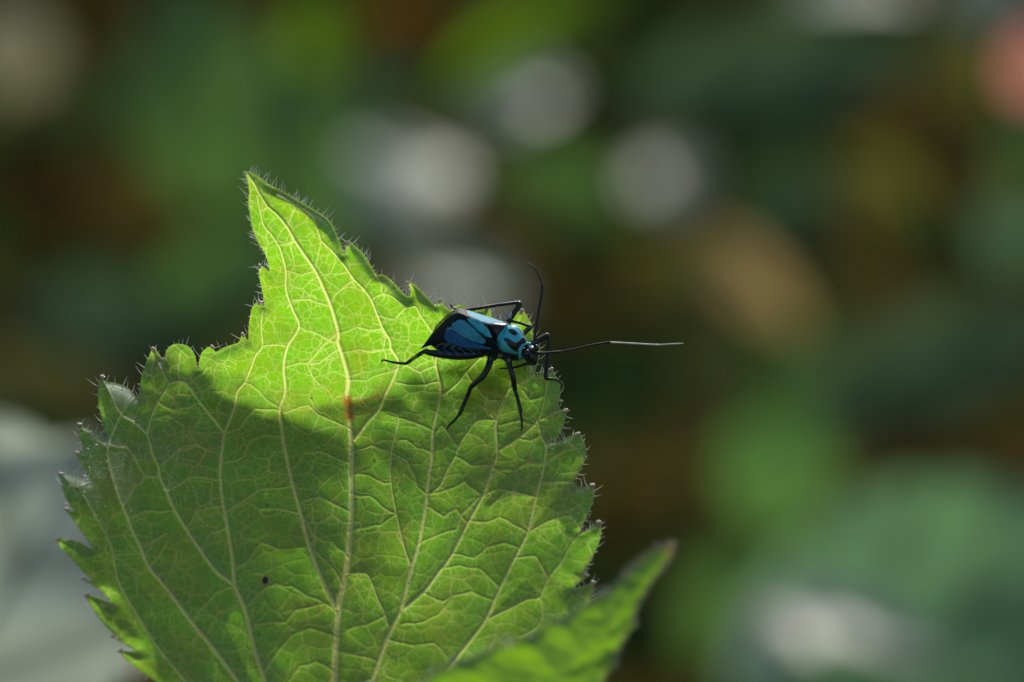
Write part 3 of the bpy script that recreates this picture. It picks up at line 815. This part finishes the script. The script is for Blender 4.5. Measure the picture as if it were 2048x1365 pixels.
# raised calli near the collar
for (u, v, w, r) in ((1037, 692, 60, 9), (1044, 681, 56, 8)):
    add_piece(*inflate([(u + r * math.cos(a), v + r * math.sin(a)) for a in np.linspace(0, 2 * math.pi, 8, endpoint=False)], u, v, w - 8, 9, 6))
# collar ring
ring = [(1058,689,26),(1053,687.5,40),(1047,689.5,50),(1042,696,56),(1040,705,54),(1040.5,713,46),(1044,717,30),(1051,712,18),(1058,700,14)]
ringc = catmull(ring, 5, closed=True)
Vt, Ft = tube([Vector(L(u, v, w + BW)) for u, v, w in np.vstack([ringc, ringc[:2]])], [3.4 * PX] * (len(ringc) + 2), 10)
add_piece(Vt, Ft)
# head with snout
add_piece(*inflate([(1046,700),(1052,694),(1060,691),(1069,692),(1074.5,700),(1076,710),(1074.5,722),(1071,729),(1064,730),(1056,725),(1048,717)], 1062, 708, 38, 17, 19, tv=0.1))
add_piece(*inflate([(1064,712),(1073,712),(1075,722),(1072,730),(1065,731),(1060,726)], 1068, 721, 42, 10, 12))
# scutellum
add_piece(*inflate([(972,648),(985,645.5),(1002,646.5),(1016,650),(1010,662),(1003,674),(994,684),(985,672),(978,658)], 995, 660, 50, 14, 18, tu=-0.05))
# coxae, pale patches are pigment only
for (u, v, w, r) in ((985,712,26,11),(1016,715,28,11),(962,706,24,10),(1046,690,14,9),(1040,672,8,9),(1012,652,8,9)):
    add_piece(*inflate([(u + r * math.cos(a), v + r * math.sin(a)) for a in np.linspace(0, 2 * math.pi, 8, endpoint=False)], u, v, w, r, r))
# legs: (u, v, height above the leaf or absolute w, radius)
def leg(pts, near=True):
    arr = []
    for p in pts:
        u, v, w, r = p
        if isinstance(w, str):
            w = leafw(u, v) + float(w) - BW
        elif near and G.sample(G.inside.astype(float), u, v) > 0.9:
            w = max(w, leafw(u, v) + r * 1.6 + 2 - BW)      # never sinks into the leaf
        arr.append((u, v, w, r))
    a = catmull(np.array(arr, float), 5)
    Vt, Ft = tube([Vector(L(u, v, w + BW)) for u, v, w, r in a], [max(r * 1.18, 1.8) * PX for *_, r in a], 10)
    add_piece(Vt, Ft)
leg([(968,705,28,6),(945,709,34,8.2),(915,710.5,38,8.6),(885,708.5,38,7.4),(862,706,34,5.6),(853,703.5,32,5.2),(848,704,30,3.6),(838,710,27,3.8),(825,718.5,"9",3.4),(814,726.5,"4.5",3.0),(806,727.5,"3.5",2.4),(789,725.5,"3",2.2),(776,722.5,"3",1.9),(768,720.5,"2.6",1.7),(764.5,721.5,"2",1.3),(764,725,"1",1.0)])
leg([(985,710,30,5.5),(981,720,36,6),(977,733,42,5.6),(966,752,44,5.4),(953,764,40,4.8),(945,771.5,36,4.6),(942,774,33,3.8),(938,785,28,3.6),(932,799,22,3.6),(926,813,"11",3.6),(921,825,"6",3.6),(918,830,"4",2.6),(909,841,"3",2.3),(901,848,"3",2.0),(896,855,"2.4",1.6),(893.5,859,"1.6",1.2)])
leg([(1016,714,34,5.5),(1017,721,38,5.8),(1020,735,44,5.2),(1025,750,46,5.0),(1028,766,42,4.6),(1029.5,777,36,4.4),(1031,783,30,3.4),(1035,796,24,3.3),(1038.5,809,"11",3.4),(1041,820,"6",3.6),(1041,826,"4",2.5),(1043,838,"3",2.2),(1043.5,849,"3",2.0),(1043.5,857,"2",1.5),(1041.5,861,"1.2",1.1)])
leg([(1052,692,22,5),(1064,688,20,5.4),(1078,680.5,17,5.2),(1090,673,13,4.6),(1095,671,11,4.0),(1097.5,677,11,3.1),(1097,697,13,2.9),(1095,720,14,3.1),(1092.5,742,"9",3.6),(1091.5,753,"5",4.0),(1094,757.5,"3.5",2.8),(1104,758,"3",2.3),(1113,760,"2.5",2.0),(1120,764,"1.5",1.7),(1126,769,"0",1.2)])
leg([(1040,674,10,5),(1046,668.5,4,4.6),(1053,662,-2,4.4),(1059.5,656.5,-6,4.2),(1060,653.5,-7,3.2),(1052,650.5,-6,2.6),(1038,646,-3,2.5),(1024,642.5,0,2.5),(1017,636,2,2.6),(1015,629,2,2.2),(1012,623,1,1.6),(1009.5,623.5,1,1.2)], False)
leg([(1010,656,6,5),(1017,643,-2,5.4),(1028,626,-8,5.2),(1038,611.5,-14,5.0),(1039.5,607,-15,3.8),(1034,605.5,-15,3.0),(1015,608,-10,3.0),(990,611.5,-4,3.0),(960,616.5,4,3.0),(935,620,8,2.8),(918,619,8,2.2),(908,617,6,1.9),(903,613,4,1.5),(901,609,3,1.2)], False)
# one skin over all of it
me = bpy.data.meshes.new("body_parts")
me.from_pydata([tuple(map(float, p)) for p in pieces_v], [], pieces_f)
tmp = bpy.data.objects.new("body_parts", me)
scene.collection.objects.link(tmp)
rm = tmp.modifiers.new("skin", 'REMESH'); rm.mode = 'VOXEL'; rm.voxel_size = 0.0036
sm_ = tmp.modifiers.new("smooth", 'SMOOTH'); sm_.factor = 0.5; sm_.iterations = 4
dg = bpy.context.evaluated_depsgraph_get()
body_me = bpy.data.meshes.new_from_object(tmp.evaluated_get(dg))
bpy.data.objects.remove(tmp)
body_me.name = "body"
nv = len(body_me.vertices)
co = np.empty(nv * 3, np.float32); body_me.vertices.foreach_get("co", co); co = co.reshape(-1, 3)
bu, bv, bw = co[:, 0] / PX + 1024, 682.5 - co[:, 2] / PX, -co[:, 1] / PX - BW
def in_poly(u, v, poly, jag=0.0, seed=3):
    if jag:
        u = u + (fbm2(u, v, 5, seed, 2) - 0.5) * jag; v = v + (fbm2(u, v, 5, seed + 1, 2) - 0.5) * jag
    poly = np.asarray(poly, float)
    r = np.zeros(u.shape, bool)
    x1, y1 = poly[:, 0], poly[:, 1]; x2, y2 = np.roll(x1, -1), np.roll(y1, -1)
    for a, b, c, d in zip(x1, y1, x2, y2):
        m = (b <= v) != (d <= v)
        if b != d:
            r ^= m & (u < a + (v - b) / (d - b) * (c - a))
    return r
TEAL = np.array([0.065, 0.52, 0.60]); TEAL2 = np.array([0.060, 0.32, 0.43]); DEEP = np.array([0.03, 0.13, 0.31]); INK = np.array([0.006, 0.006, 0.009])  # TEAL2 and DEEP: wing blues, darkened to hold the shade there
col = np.tile(INK, (nv, 1))
shield = in_poly(bu, bv, catmull([(c[0] + (c[0] - 1021) * .05, c[1] + (c[1] - 679) * .05) for c in PRO], 6, True)) & (bw > 38)
col[shield] = TEAL
near_spot = catmull([(1006.5,678),(1014,676.5),(1023,681.5),(1033,685),(1038,682),(1045,675),(1052,683),(1047,690),(1040,697),(1037,704.5),(1030,703),(1022,698),(1014,688)], 5, True)
far_spot = catmull([(1014.5,660),(1019,659),(1025,658),(1031,662),(1035.5,667.5),(1032,671),(1027,671.5),(1020,666)], 5, True)
sliver = [(1033.5,653),(1040,659),(1047,670),(1052,683),(1048,679),(1042,667)]
for pl in (near_spot, far_spot, sliver):
    col[shield & in_poly(bu, bv, pl, 1.5)] = INK
cr_d = np.full(nv, 1e9)
for k in range(len(ringc)):
    p = ringc[k]
    cr_d = np.minimum(cr_d, np.sqrt((bu - p[0]) ** 2 + (bv - p[1]) ** 2 + (bw - p[2]) ** 2))
col[(cr_d < 5.0)] = TEAL * 0.95
# striped belly
belly = in_poly(bu, bv, [(864,684),(890,684),(925,694),(958,701),(950,709),(915,711),(885,708),(868,698)]) & (bw > 10) & (bw < 48)
sline = np.sin((bu * 0.62 - np.abs((bv - 697)) * 0.75) * 0.62)
col[belly & (sline > 0.55)] = (0.03, 0.13, 0.15)
# pale joints of the coxae
for (u, v, r) in ((983,718,4.5),(1018,721,4),(852,702.5,3.2),(1000,712,5)):
    m = (np.hypot(bu - u, bv - v) < r) & (fbm2(bu, bv, 4, 9, 2) > 0.45)
    col[m] = (0.16, 0.14, 0.12)
m = np.hypot(bu - 1014, bv - 629) < 10
col[m & (bw < 10)] = (0.42, 0.38, 0.36)  # light on the far middle foot, painted as pale grey
at = body_me.attributes.new("net", 'FLOAT_COLOR', 'POINT')
at.data.foreach_set("color", np.concatenate([col, np.ones((nv, 1))], 1).astype(np.float32).ravel())
body_me.materials.clear(); body_me.materials.append(BODYMAT)
body_me.polygons.foreach_set("use_smooth", np.ones(len(body_me.polygons), bool))
link(bpy.data.objects.new("body", body_me), bug)

# fine hairs over the skin
nrm_ = np.empty(nv * 3, np.float32); body_me.vertices.foreach_get("normal", nrm_); nrm_ = nrm_.reshape(-1, 3)
items = []
for i in rng.choice(nv, 1500, replace=False):
    n_ = Vector(nrm_[i].tolist()).normalized()
    d_ = (n_ + Vector((random.uniform(-.5, .5), random.uniform(-.5, .5), random.uniform(-.5, .3)))).normalized()
    items.append((Vector(co[i].tolist()) - n_ * 0.002, d_, Vector((0, 0, -.2)), random.uniform(2, 4.6) * PX, 0.0011))
BHAIR = plain("bug_hair", (0.10, 0.09, 0.08), 0.4, 0.5)
hh = hair_bundle("body_hairs", items, bug); hh.data.materials.clear(); hh.data.materials.append(BHAIR)
# wing covers: rows from the inner seam to the outer edge
def wing(name, rows, paint, thick=2.2, arch=6.0, nu_=110, nv_=56):
    A = catmull([r[0] for r in rows], 1 + nu_ // (len(rows) - 1)); B = catmull([r[1] for r in rows], 1 + nu_ // (len(rows) - 1))
    n = len(A)
    Vw = []; cols = []
    for sgn in (1, -1):
        for i in range(n):
            for j in range(nv_):
                s_ = j / (nv_ - 1)
                q = A[i] * (1 - s_) + B[i] * s_
                edge_in = math.sin(math.pi * s_) ** 0.6 if 0 < s_ < 1 else 0.0
                w = q[2] + arch * edge_in + sgn * thick * 0.5 * edge_in ** 0.3
                Vw.append((q[0], q[1], w))
    Vw = np.array(Vw)
    groove, colr = paint(Vw[:, 0], Vw[:, 1])
    Vw[: n * nv_, 2] -= groove[: n * nv_] * 1.6
    Fw = []
    for i in range(n - 1):
        for j in range(nv_ - 1):
            a = i * nv_ + j
            Fw.append((a, a + 1, a + nv_ + 1, a + nv_))
            b = a + n * nv_
            Fw.append((b, b + nv_, b + nv_ + 1, b + 1))
    ob = big_mesh(name, [L(u, v, w + BW) for u, v, w in Vw], Fw, WINGMAT, bug, np.concatenate([colr, np.ones((len(colr), 1))], 1))
    return ob
def seg_dist(u, v, pts):
    d = np.full(u.shape, 1e9)
    for (a, b), (c, e) in zip(pts[:-1], pts[1:]):
        dx, dy = c - a, e - b
        t_ = np.clip(((u - a) * dx + (v - b) * dy) / (dx * dx + dy * dy), 0, 1)
        d = np.minimum(d, np.hypot(u - a - t_ * dx, v - b - t_ * dy))
    return d
CLAVUS = [(935,637.5),(944,636),(962.5,643.5),(974,655),(984,669),(984,676),(972,673.5),(958,663),(942,648.5),(936,643)]
CORIUM = [(917,640.5),(929,641),(944,653.5),(962,670.5),(971,679.5),(968,688),(955,686.8),(929,677.2),(906,661.8),(898,661),(893,660),(894,656),(904,654),(905,648),(910,645)]
EMBOL = [(893,660),(906,662.3),(929,677.8),(955,687.8),(976,694),(985,699),(960,699.5),(930,696),(905,689),(892,682),(890,672)]
def paint_near(u, v):
    c = np.tile(INK * 1.5, (len(u), 1))
    for pl, cc, sd_ in ((EMBOL, DEEP, 21), (CORIUM, TEAL2, 22), (CLAVUS, TEAL * 0.92, 23)):
        m = in_poly(u, v, pl, 3.0, sd_)
        sh = 0.55 + 0.55 * fbm2(u, v, 14, sd_ + 5, 3) + 0.5 * (fbm2(u, v, 2.4, sd_ + 9, 2) - 0.3)
        c[m] = cc * sh[m][:, None]
    g = np.exp(-(seg_dist(u, v, [(932,638),(942,650),(958,664.5),(972,675),(985,680)]) / 1.5) ** 2)
    g = np.maximum(g, 0.8 * np.exp(-(seg_dist(u, v, [(893,659),(906,662),(929,677.5),(955,687.5),(976,694)]) / 1.3) ** 2))
    c *= (1 - 0.75 * g)[:, None]
    return g, c
def paint_far(u, v):
    c = np.tile(INK * 1.5, (len(u), 1))
    m = in_poly(u, v, [(934,616),(960,624),(985,634),(1012,642),(1030,650),(976,647),(966,644),(954.7,638.5),(943,633),(936,627)], 2.0, 33)
    c[m] = TEAL2
    return np.zeros(len(u)), c
wing("forewing", [((985,676,62),(1000,702,50)),((979,662,66),(985,701.5,54)),((973,648,66),(965,699.5,55)),((948,637.5,66),(930,696,56)),((934,632,64),(907,690,54)),((920,626.5,60),(889,683.5,50)),
                  ((909,627,52),(878,686,45)),((896,635,44),(867,690,40)),((880,650,38),(858,692.5,36)),((866,665,34),(850,695,32)),((851,686,28),(843,698,27)),((843,696,25),(839,699.5,25))], paint_near)
wing("forewing", [((988,668,60),(1018,649,34)),((980,655,64),(1012,646.5,32)),((973,648.5,65),(1001,642,30)),((948,638,65),(970,632,30)),((934,632.5,63),(950,625.5,28)),((920,627,59),(933,620,28)),
                  ((910,626,50),(917,617,26)),((897,634,42),(905,622,22)),((880,649,34),(888,636,16)),((866,664,28),(872,652,12))], paint_far, arch=4.0)
# eyes
for (u, v, w, r) in ((1053.5, 707, 54, 7.6), (1072, 696.5, 44, 6.5)):
    Ve, Fe = inflate([(u + r * 0.9 * math.cos(a), v + r * 1.1 * math.sin(a)) for a in np.linspace(0, 2 * math.pi, 10, endpoint=False)], u, v, w, r, r, n=4)
    mesh_obj("eye", Ve, Fe, EYEMAT, bug)
# antennae
def antenna(pts, split):
    a = catmull(np.array(pts, float), 6)
    k = split * 6
    P = [Vector(L(u, v, w + BW)) for u, v, w, r in a]; R_ = [r * PX for *_, r in a]
    Vt, Ft = tube(P[:k + 1], R_[:k + 1], 8)
    o = mesh_obj("antenna", Vt, Ft, BLACK, bug)
    if k < len(a) - 1:
        Vt, Ft = tube(P[k:], R_[k:], 8)
        q = mesh_obj("antenna_tip", Vt, Ft, PALE, o)
        q["label"] = "pale grey end of the antenna"
    return o
antenna([(1069,706,52,3.0),(1069,692,54,3.2),(1069,682,54,3.0),(1069.5,672,54,3.6),(1070,668,54,2.4),(1072.5,652,52,2.5),(1077,625,48,2.6),(1082,595,44,2.7),(1084.8,574,40,2.9),(1084,569,39,2.0),(1079,555,36,1.8),(1071,540,34,1.6),(1062,532,32,1.4),(1054,526,30,1.1)], 13)
antenna([(1070,706,54,3.0),(1076,706.5,58,3.4),(1084,706.5,60,2.8),(1100,705.5,62,2.6),(1120,704,64,2.9),(1122,703.5,64,2.0),(1145,699,66,2.0),(1180,691,68,2.2),(1205,687,69,2.3),(1217,685,70,2.4),(1219,685,70,1.7),(1256,687,72,1.7),(1300,689.5,74,1.6),(1314,690,74,1.8),(1317,690,74,1.4),(1342,688.5,75,1.4),(1364,687.5,76,1.1)], 10)
# beak
a = catmull(np.array([(1069,727,46,4.0),(1062,727.5,44,3.6),(1054,727,40,3.4),(1046,730,36,2.6),(1034,734,30,2.2),(1030,735,28,2.4),(1015,736.5,24,2.0),(1005,737,20,1.8),(999,737,18,0.9)]), 4)
Vt, Ft = tube([Vector(L(u, v, w + BW)) for u, v, w, r in a], [r * PX for *_, r in a], 8)
mesh_obj("beak", Vt, Ft, BLACK, bug)

# ------------------------------------------------------------------ plants behind, a metre and more away
def frame_point(u, v, y):
    """point y cm behind the leaf that stands in direction (u, v)"""
    s_ = (DIST + y) / DIST
    return FOCUS + RIGHT * ((u - 1024) * PX * s_) + UPV * ((682.5 - v) * PX * s_) + FWD * y
M_DARK = simple_leaf("leaf_dark", (0.120, 0.190, 0.080), (0.10, 0.17, 0.05), 0.012, 0.5, 0.35, 2.2)
M_MID = simple_leaf("leaf_mid", (0.08, 0.155, 0.05), (0.11, 0.235, 0.045), 0.012, 0.5, 0.45)
M_FRESH = simple_leaf("leaf_fresh", (0.08, 0.17, 0.045), (0.12, 0.28, 0.055), 0.012, 0.5, 0.5)
M_LITE = simple_leaf("leaf_bright", (0.08, 0.17, 0.015), (0.20, 0.40, 0.008), 0.01, 0.5, 0.55)  # brighter, yellower green than the other leaves
M_OLIVE = simple_leaf("leaf_olive", (0.16, 0.15, 0.035), (0.17, 0.16, 0.025), 0.01, 0.5, 0.4)
M_TAN = simple_leaf("leaf_tan", (0.48, 0.35, 0.15), (0.44, 0.30, 0.11), 0.01, 0.6, 0.4)
M_ORANGE = simple_leaf("leaf_orange", (0.34, 0.12, 0.004), (0.50, 0.20, 0.004), 0.01, 0.6, 0.5)
M_PINK = simple_leaf("petal_pink", (0.80, 0.32, 0.28), (0.85, 0.32, 0.26), 0.02, 0.6, 0.5)
M_GLINT = simple_leaf("leaf_glint", (0.40, 0.42, 0.30), (0.20, 0.25, 0.12), 0.09, 0.5, 0.2)  # pale colour paints the sun and sky glints of glossy leaves
M_STRAW = simple_leaf("leaf_straw", (0.34, 0.32, 0.19), (0.30, 0.28, 0.14), 0.01, 0.5, 0.35)
M_GREY = simple_leaf("leaf_greygreen", (0.17, 0.31, 0.165), (0.15, 0.32, 0.12), 0.03, 0.45, 0.5, 2.6)
M_FELT = simple_leaf("leaf_felted", (0.52, 0.58, 0.48), (0.52, 0.60, 0.44), 0.03, 0.5, 0.5, 4.0)
V_CAM = Vector((0, -1, 0))
H_SUN = (SUN_TILTED + V_CAM).normalized()        # leaves lying this way mirror the sun
def bg_leaf(name, label, u, v, y, length, width, roll, mat, normal=(0, -1, 0.35), bend=0.12, cat="leaf", group=None, stem=True, fold=0.25):
    """ovate leaf with a folded midrib; roll is the direction of its tip, counter-clockwise from the right"""
    n = (Vector(normal)).normalized()
    ax = Vector((math.cos(math.radians(roll)), 0, math.sin(math.radians(roll))))
    ax = (ax - n * ax.dot(n)).normalized()
    sd = n.cross(ax)
    M = (TILT @ Matrix((ax, sd, n)).transposed()).to_4x4()
    NL, NW = 26, 12
    Vb = []
    for i in range(NL + 1):
        s_ = i / NL
        hw = width * 0.5 * (math.sin(math.pi * s_ ** 0.8) ** 0.8 if 0 < s_ < 1 else 0.0)
        hw *= 1 + 0.05 * math.sin(i * 2.3)
        for j in range(-NW // 2, NW // 2 + 1):
            q = j / (NW // 2)
            z = fold * abs(q) * hw - bend * length * (2 * s_ - 1) ** 2 + 0.03 * width * math.sin(s_ * 17 + q * 3) * abs(q)
            Vb.append(((s_ - 0.5) * length, q * hw, z))
    k = NW + 1
    Fb = [(i * k + j, i * k + j + 1, (i + 1) * k + j + 1, (i + 1) * k + j) for i in range(NL) for j in range(NW)]
    o = mesh_obj(name, Vb, Fb, mat)
    c = frame_point(u, v, y)
    o.matrix_world = Matrix.Translation(c) @ M
    tag(o, label, cat, group)
    Vm, Fm = tube([Vector(((s_ - 0.5) * length, 0, -bend * length * (2 * s_ - 1) ** 2 - 0.02)) for s_ in np.linspace(0, 1, 12)], np.linspace(0.035, 0.01, 12) * length * 0.5, 6)
    mesh_obj("midrib", Vm, Fm, mat, o)
    if stem:
        inv = o.matrix_world.inverted()
        b0 = Vector((-0.5 * length, 0, -bend * length))
        f0 = inv @ Vector((c.x + random.uniform(-3, 3), c.y + random.uniform(0, 5), -2.5))
        pts = [b0 + (f0 - b0) * s_ for s_ in np.linspace(0, 1, 8)]
        Vm, Fm = tube(pts, np.linspace(0.07, 0.14, 8), 6)
        mesh_obj("stem", Vm, Fm, STEM, o)
    return o
UPN = tuple(H_SUN)
FACE = (0, -1, 0.3)
specs = [
 # name, label, u, v, y, length, width, roll, material, normal
 ("broad_leaf", "broad mid green blurred leaf rising behind the pointed leaf tip", 400, 170, 100, 6.5, 4.0, 100, M_MID, (0.1, -1, 0.2)),
 ("broad_leaf", "dark green blurred leaf hanging beside the sunlit leaf tip", 610, 330, 95, 5.5, 2.4, 280, M_MID, (0.2, -1, 0.1)),
 ("broad_leaf", "dull green blurred leaf close behind the narrow base of the leaf tip", 430, 570, 90, 4.6, 2.4, 200, M_MID, (-0.1, -1, 0.3)),
 ("broad_leaf", "dark green blurred leaf above the shaded lobes of the large leaf", 180, 640, 90, 4.5, 2.4, 160, M_DARK, (-0.2, -1, 0.4)),
 ("broad_leaf", "olive green blurred leaf just above the pale grey leaf", 40, 770, 85, 4.5, 2.0, 170, M_OLIVE, (0, -1, 0.6)),
 ("round_leaf", "pale olive grey round blurred leaf in the shade", 20, 85, 120, 3.0, 2.6, 100, M_STRAW, (0, -1, 0.0)),
 ("broad_leaf", "brownish olive blurred leaf below the round olive grey one", 60, 190, 125, 3.6, 1.9, 200, M_OLIVE, (0, -1, 0.3)),
 ("broad_leaf", "bright yellow green blurred leaf beside the orange dead leaf", 650, 55, 125, 3.0, 1.6, 60, M_LITE, (0.1, -1, 0.3)),
 ("dead_leaf", "orange brown dead leaf blurred among green ones", 800, 15, 130, 2.8, 1.1, 20, M_ORANGE, (0, -1, 0.8)),
 ("blade_leaf", "long bright green blurred leaf slanting towards the silvery glints", 1060, 60, 120, 6.5, 1.5, 35, M_LITE, (-0.2, -1, 0.3)),
 ("glint_leaf", "glint-coloured blurred leaf shining below the long bright green leaf", 1035, 185, 120, 3.2, 2.6, 20, M_GLINT, (0, -1, 0.7)),
 ("glint_leaf", "largest and brightest glint-coloured blurred leaf beside the sunlit leaf tip", 820, 360, 110, 3.6, 3.4, 60, M_GLINT, (0.05, -0.75, 0.8)),
 ("glint_leaf", "glint-coloured blurred leaf shining just above the bug's hind leg", 900, 560, 110, 3.6, 2.0, 170, M_GLINT, (0.05, -0.9, 0.8)),
 ("glint_leaf", "round glint-coloured blurred leaf above the tan dead leaf", 1330, 355, 125, 2.4, 2.2, 110, M_GLINT, (0, -0.8, 0.8)),
 ("broad_leaf", "olive yellow blurred leaf between the round glint-coloured leaf and the antenna", 1320, 520, 128, 2.4, 1.7, 150, M_OLIVE, (0, -1, 0.0)),
 ("broad_leaf", "saturated deep green blurred leaf between two glint-coloured ones", 1130, 375, 128, 4.6, 2.2, 340, M_MID, (0, -1, 0.1)),
 ("broad_leaf", "grey green faint blurred leaf above the brightest glint-coloured leaf", 740, 200, 125, 3.4, 1.6, 200, M_DARK, (0, -1, 0.1)),
 ("dead_leaf", "tan dead leaf, blurred, slanting beyond the bug's pale antenna end", 1515, 570, 115, 4.0, 1.5, 315, M_TAN, (0, -1, -0.1)),
 ("broad_leaf", "large dark bluish green blurred leaf below the white glint-coloured one", 1560, 140, 100, 8.0, 3.0, 12, M_DARK, (0, -1, 0.35)),
 ("glint_leaf", "white glint-coloured blurred leaf above the large dark bluish green leaf", 1715, -28, 105, 3.4, 1.7, 0, M_GLINT, (0, -0.7, 0.9)),
 ("glint_leaf", "dim glint-coloured blurred leaf next to the pink petal", 1990, -20, 120, 3.0, 1.8, 0, M_GLINT, (0, -1, 0.3)),
 ("petal", "small salmon pink blurred petal among brownish leaves", 2080, 122, 120, 2.2, 1.8, 80, M_PINK, (0, -1, -0.1)),
 ("dead_leaf", "brownish ochre blurred leaf around the pink petal", 1930, 110, 128, 3.6, 2.0, 110, M_OLIVE, (0, -1, 0.2)),
 ("broad_leaf", "green blurred leaf below the pink petal", 2050, 290, 125, 2.8, 1.5, 80, M_MID, (0, -1, 0.2)),
 ("glint_leaf", "dim grey round blurred leaf above the long dark green leaf", 2030, 455, 125, 2.2, 2.2, 80, M_GREY, (0, -1, 0.2)),
 ("broad_leaf", "faint olive green blurred leaf between the dusky and the dark bluish leaf", 1760, 370, 130, 3.6, 2.0, 330, M_OLIVE, (0, -1, 0.0)),
 ("blade_leaf", "dusky grey green blurred leaf above the tan dead leaf", 1600, 400, 130, 4.0, 2.0, 0, M_DARK, (0, -1, 0.3)),
 ("blade_leaf", "long dark green blurred leaf slanting over the round green leaf", 1860, 725, 85, 8.0, 2.6, 24, M_DARK, (0.1, -1, 0.35)),
 ("round_leaf", "round green blurred leaf on an upright stalk", 1560, 910, 80, 3.4, 2.6, 80, M_FRESH, (0, -1, 0.0)),
 ("broad_leaf", "green blurred leaf hanging from the stalk of the round green leaf", 1440, 1200, 80, 3.4, 1.5, 235, M_MID, (-0.2, -1, 0.0)),
 ("broad_leaf", "big bluish green blurred leaf with a shining lower half", 1870, 1240, 70, 9.0, 6.0, 25, M_GREY, (0.15, -1, 0.05)),
 ("glint_leaf", "pale glint-coloured blurred leaf lying over the big bluish green leaf", 1690, 1240, 66, 4.0, 1.5, 335, M_GLINT, (0, -0.8, 0.75)),
 ("glint_leaf", "greyish violet blurred leaf at the foot of the pale glint-coloured leaf", 1550, 1300, 66, 2.0, 1.5, 230, M_GLINT, (-0.1, -0.85, 0.75)),
 ("grey_leaf", "large pale grey green felted leaf behind the shaded teeth of the big leaf", 0, 1200, 22, 4.6, 3.3, 60, M_FELT, (0.1, -1, 0.1)),
 ("grey_leaf", "narrow whitish felted leaf along the top of the large pale grey one", 60, 955, 24, 2.4, 1.0, 325, M_FELT, (0.1, -1, 0.0)),
 ("grey_leaf", "small pale blurred leaf below the large pale grey felted one", 225, 1320, 24, 1.2, 0.7, 40, M_GLINT, (0, -1, 0.6)),
]
for s_ in specs:
    bg_leaf(*s_)
# low ground cover and fallen leaves, a mass nobody could count
def scatter(name, label, cat, count, mat, size, zr, seed, tilt):
    r = np.random.default_rng(seed)
    Vs, Fs = [], []
    prof = [(0, 0), (0.25, 0.34), (0.55, 0.36), (0.8, 0.2), (1, 0)]
    for _ in range(count):
        x, y = r.uniform(-110, 110), r.uniform(60, 260)
        z = r.uniform(*zr)
        ln = r.uniform(*size)
        n_ = Vector((r.normal(0, tilt), r.normal(-0.3, tilt), 1)).normalized()
        a_ = Vector((math.cos(h := r.uniform(0, 6.28)), math.sin(h), 0)); a_ = (a_ - n_ * a_.dot(n_)).normalized(); b_ = n_.cross(a_)
        c_ = Vector((x, y, z)); o_ = len(Vs)
        for s1, w1 in prof:
            for q in (-1, 0, 1):
                Vs.append(c_ + a_ * (s1 * ln) + b_ * (q * w1 * ln) + n_ * (abs(q) * w1 * ln * 0.3 - ln * 0.25 * s1 * s1))
        for i in range(4):
            for q in range(2):
                Fs.append((o_ + i * 3 + q, o_ + i * 3 + q + 1, o_ + (i + 1) * 3 + q + 1, o_ + (i + 1) * 3 + q))
    o = mesh_obj(name, Vs, Fs, mat)
    return tag(o, label, cat, kind="stuff")
scatter("ground_cover", "low dark green ground cover far behind", "plants", 2400, simple_leaf("cover", (0.035, 0.065, 0.016), (0.03, 0.07, 0.012), 0.0, 0.6, 0.3), (2, 5), (0.5, 7), 3, 0.5)
scatter("leaf_litter", "brown fallen leaves on the ground far behind", "leaves", 2200, simple_leaf("litter", (0.075, 0.045, 0.010), (0.04, 0.02, 0.005), 0.0, 0.6, 0.2), (2, 5), (0.0, 2.5), 4, 0.25)
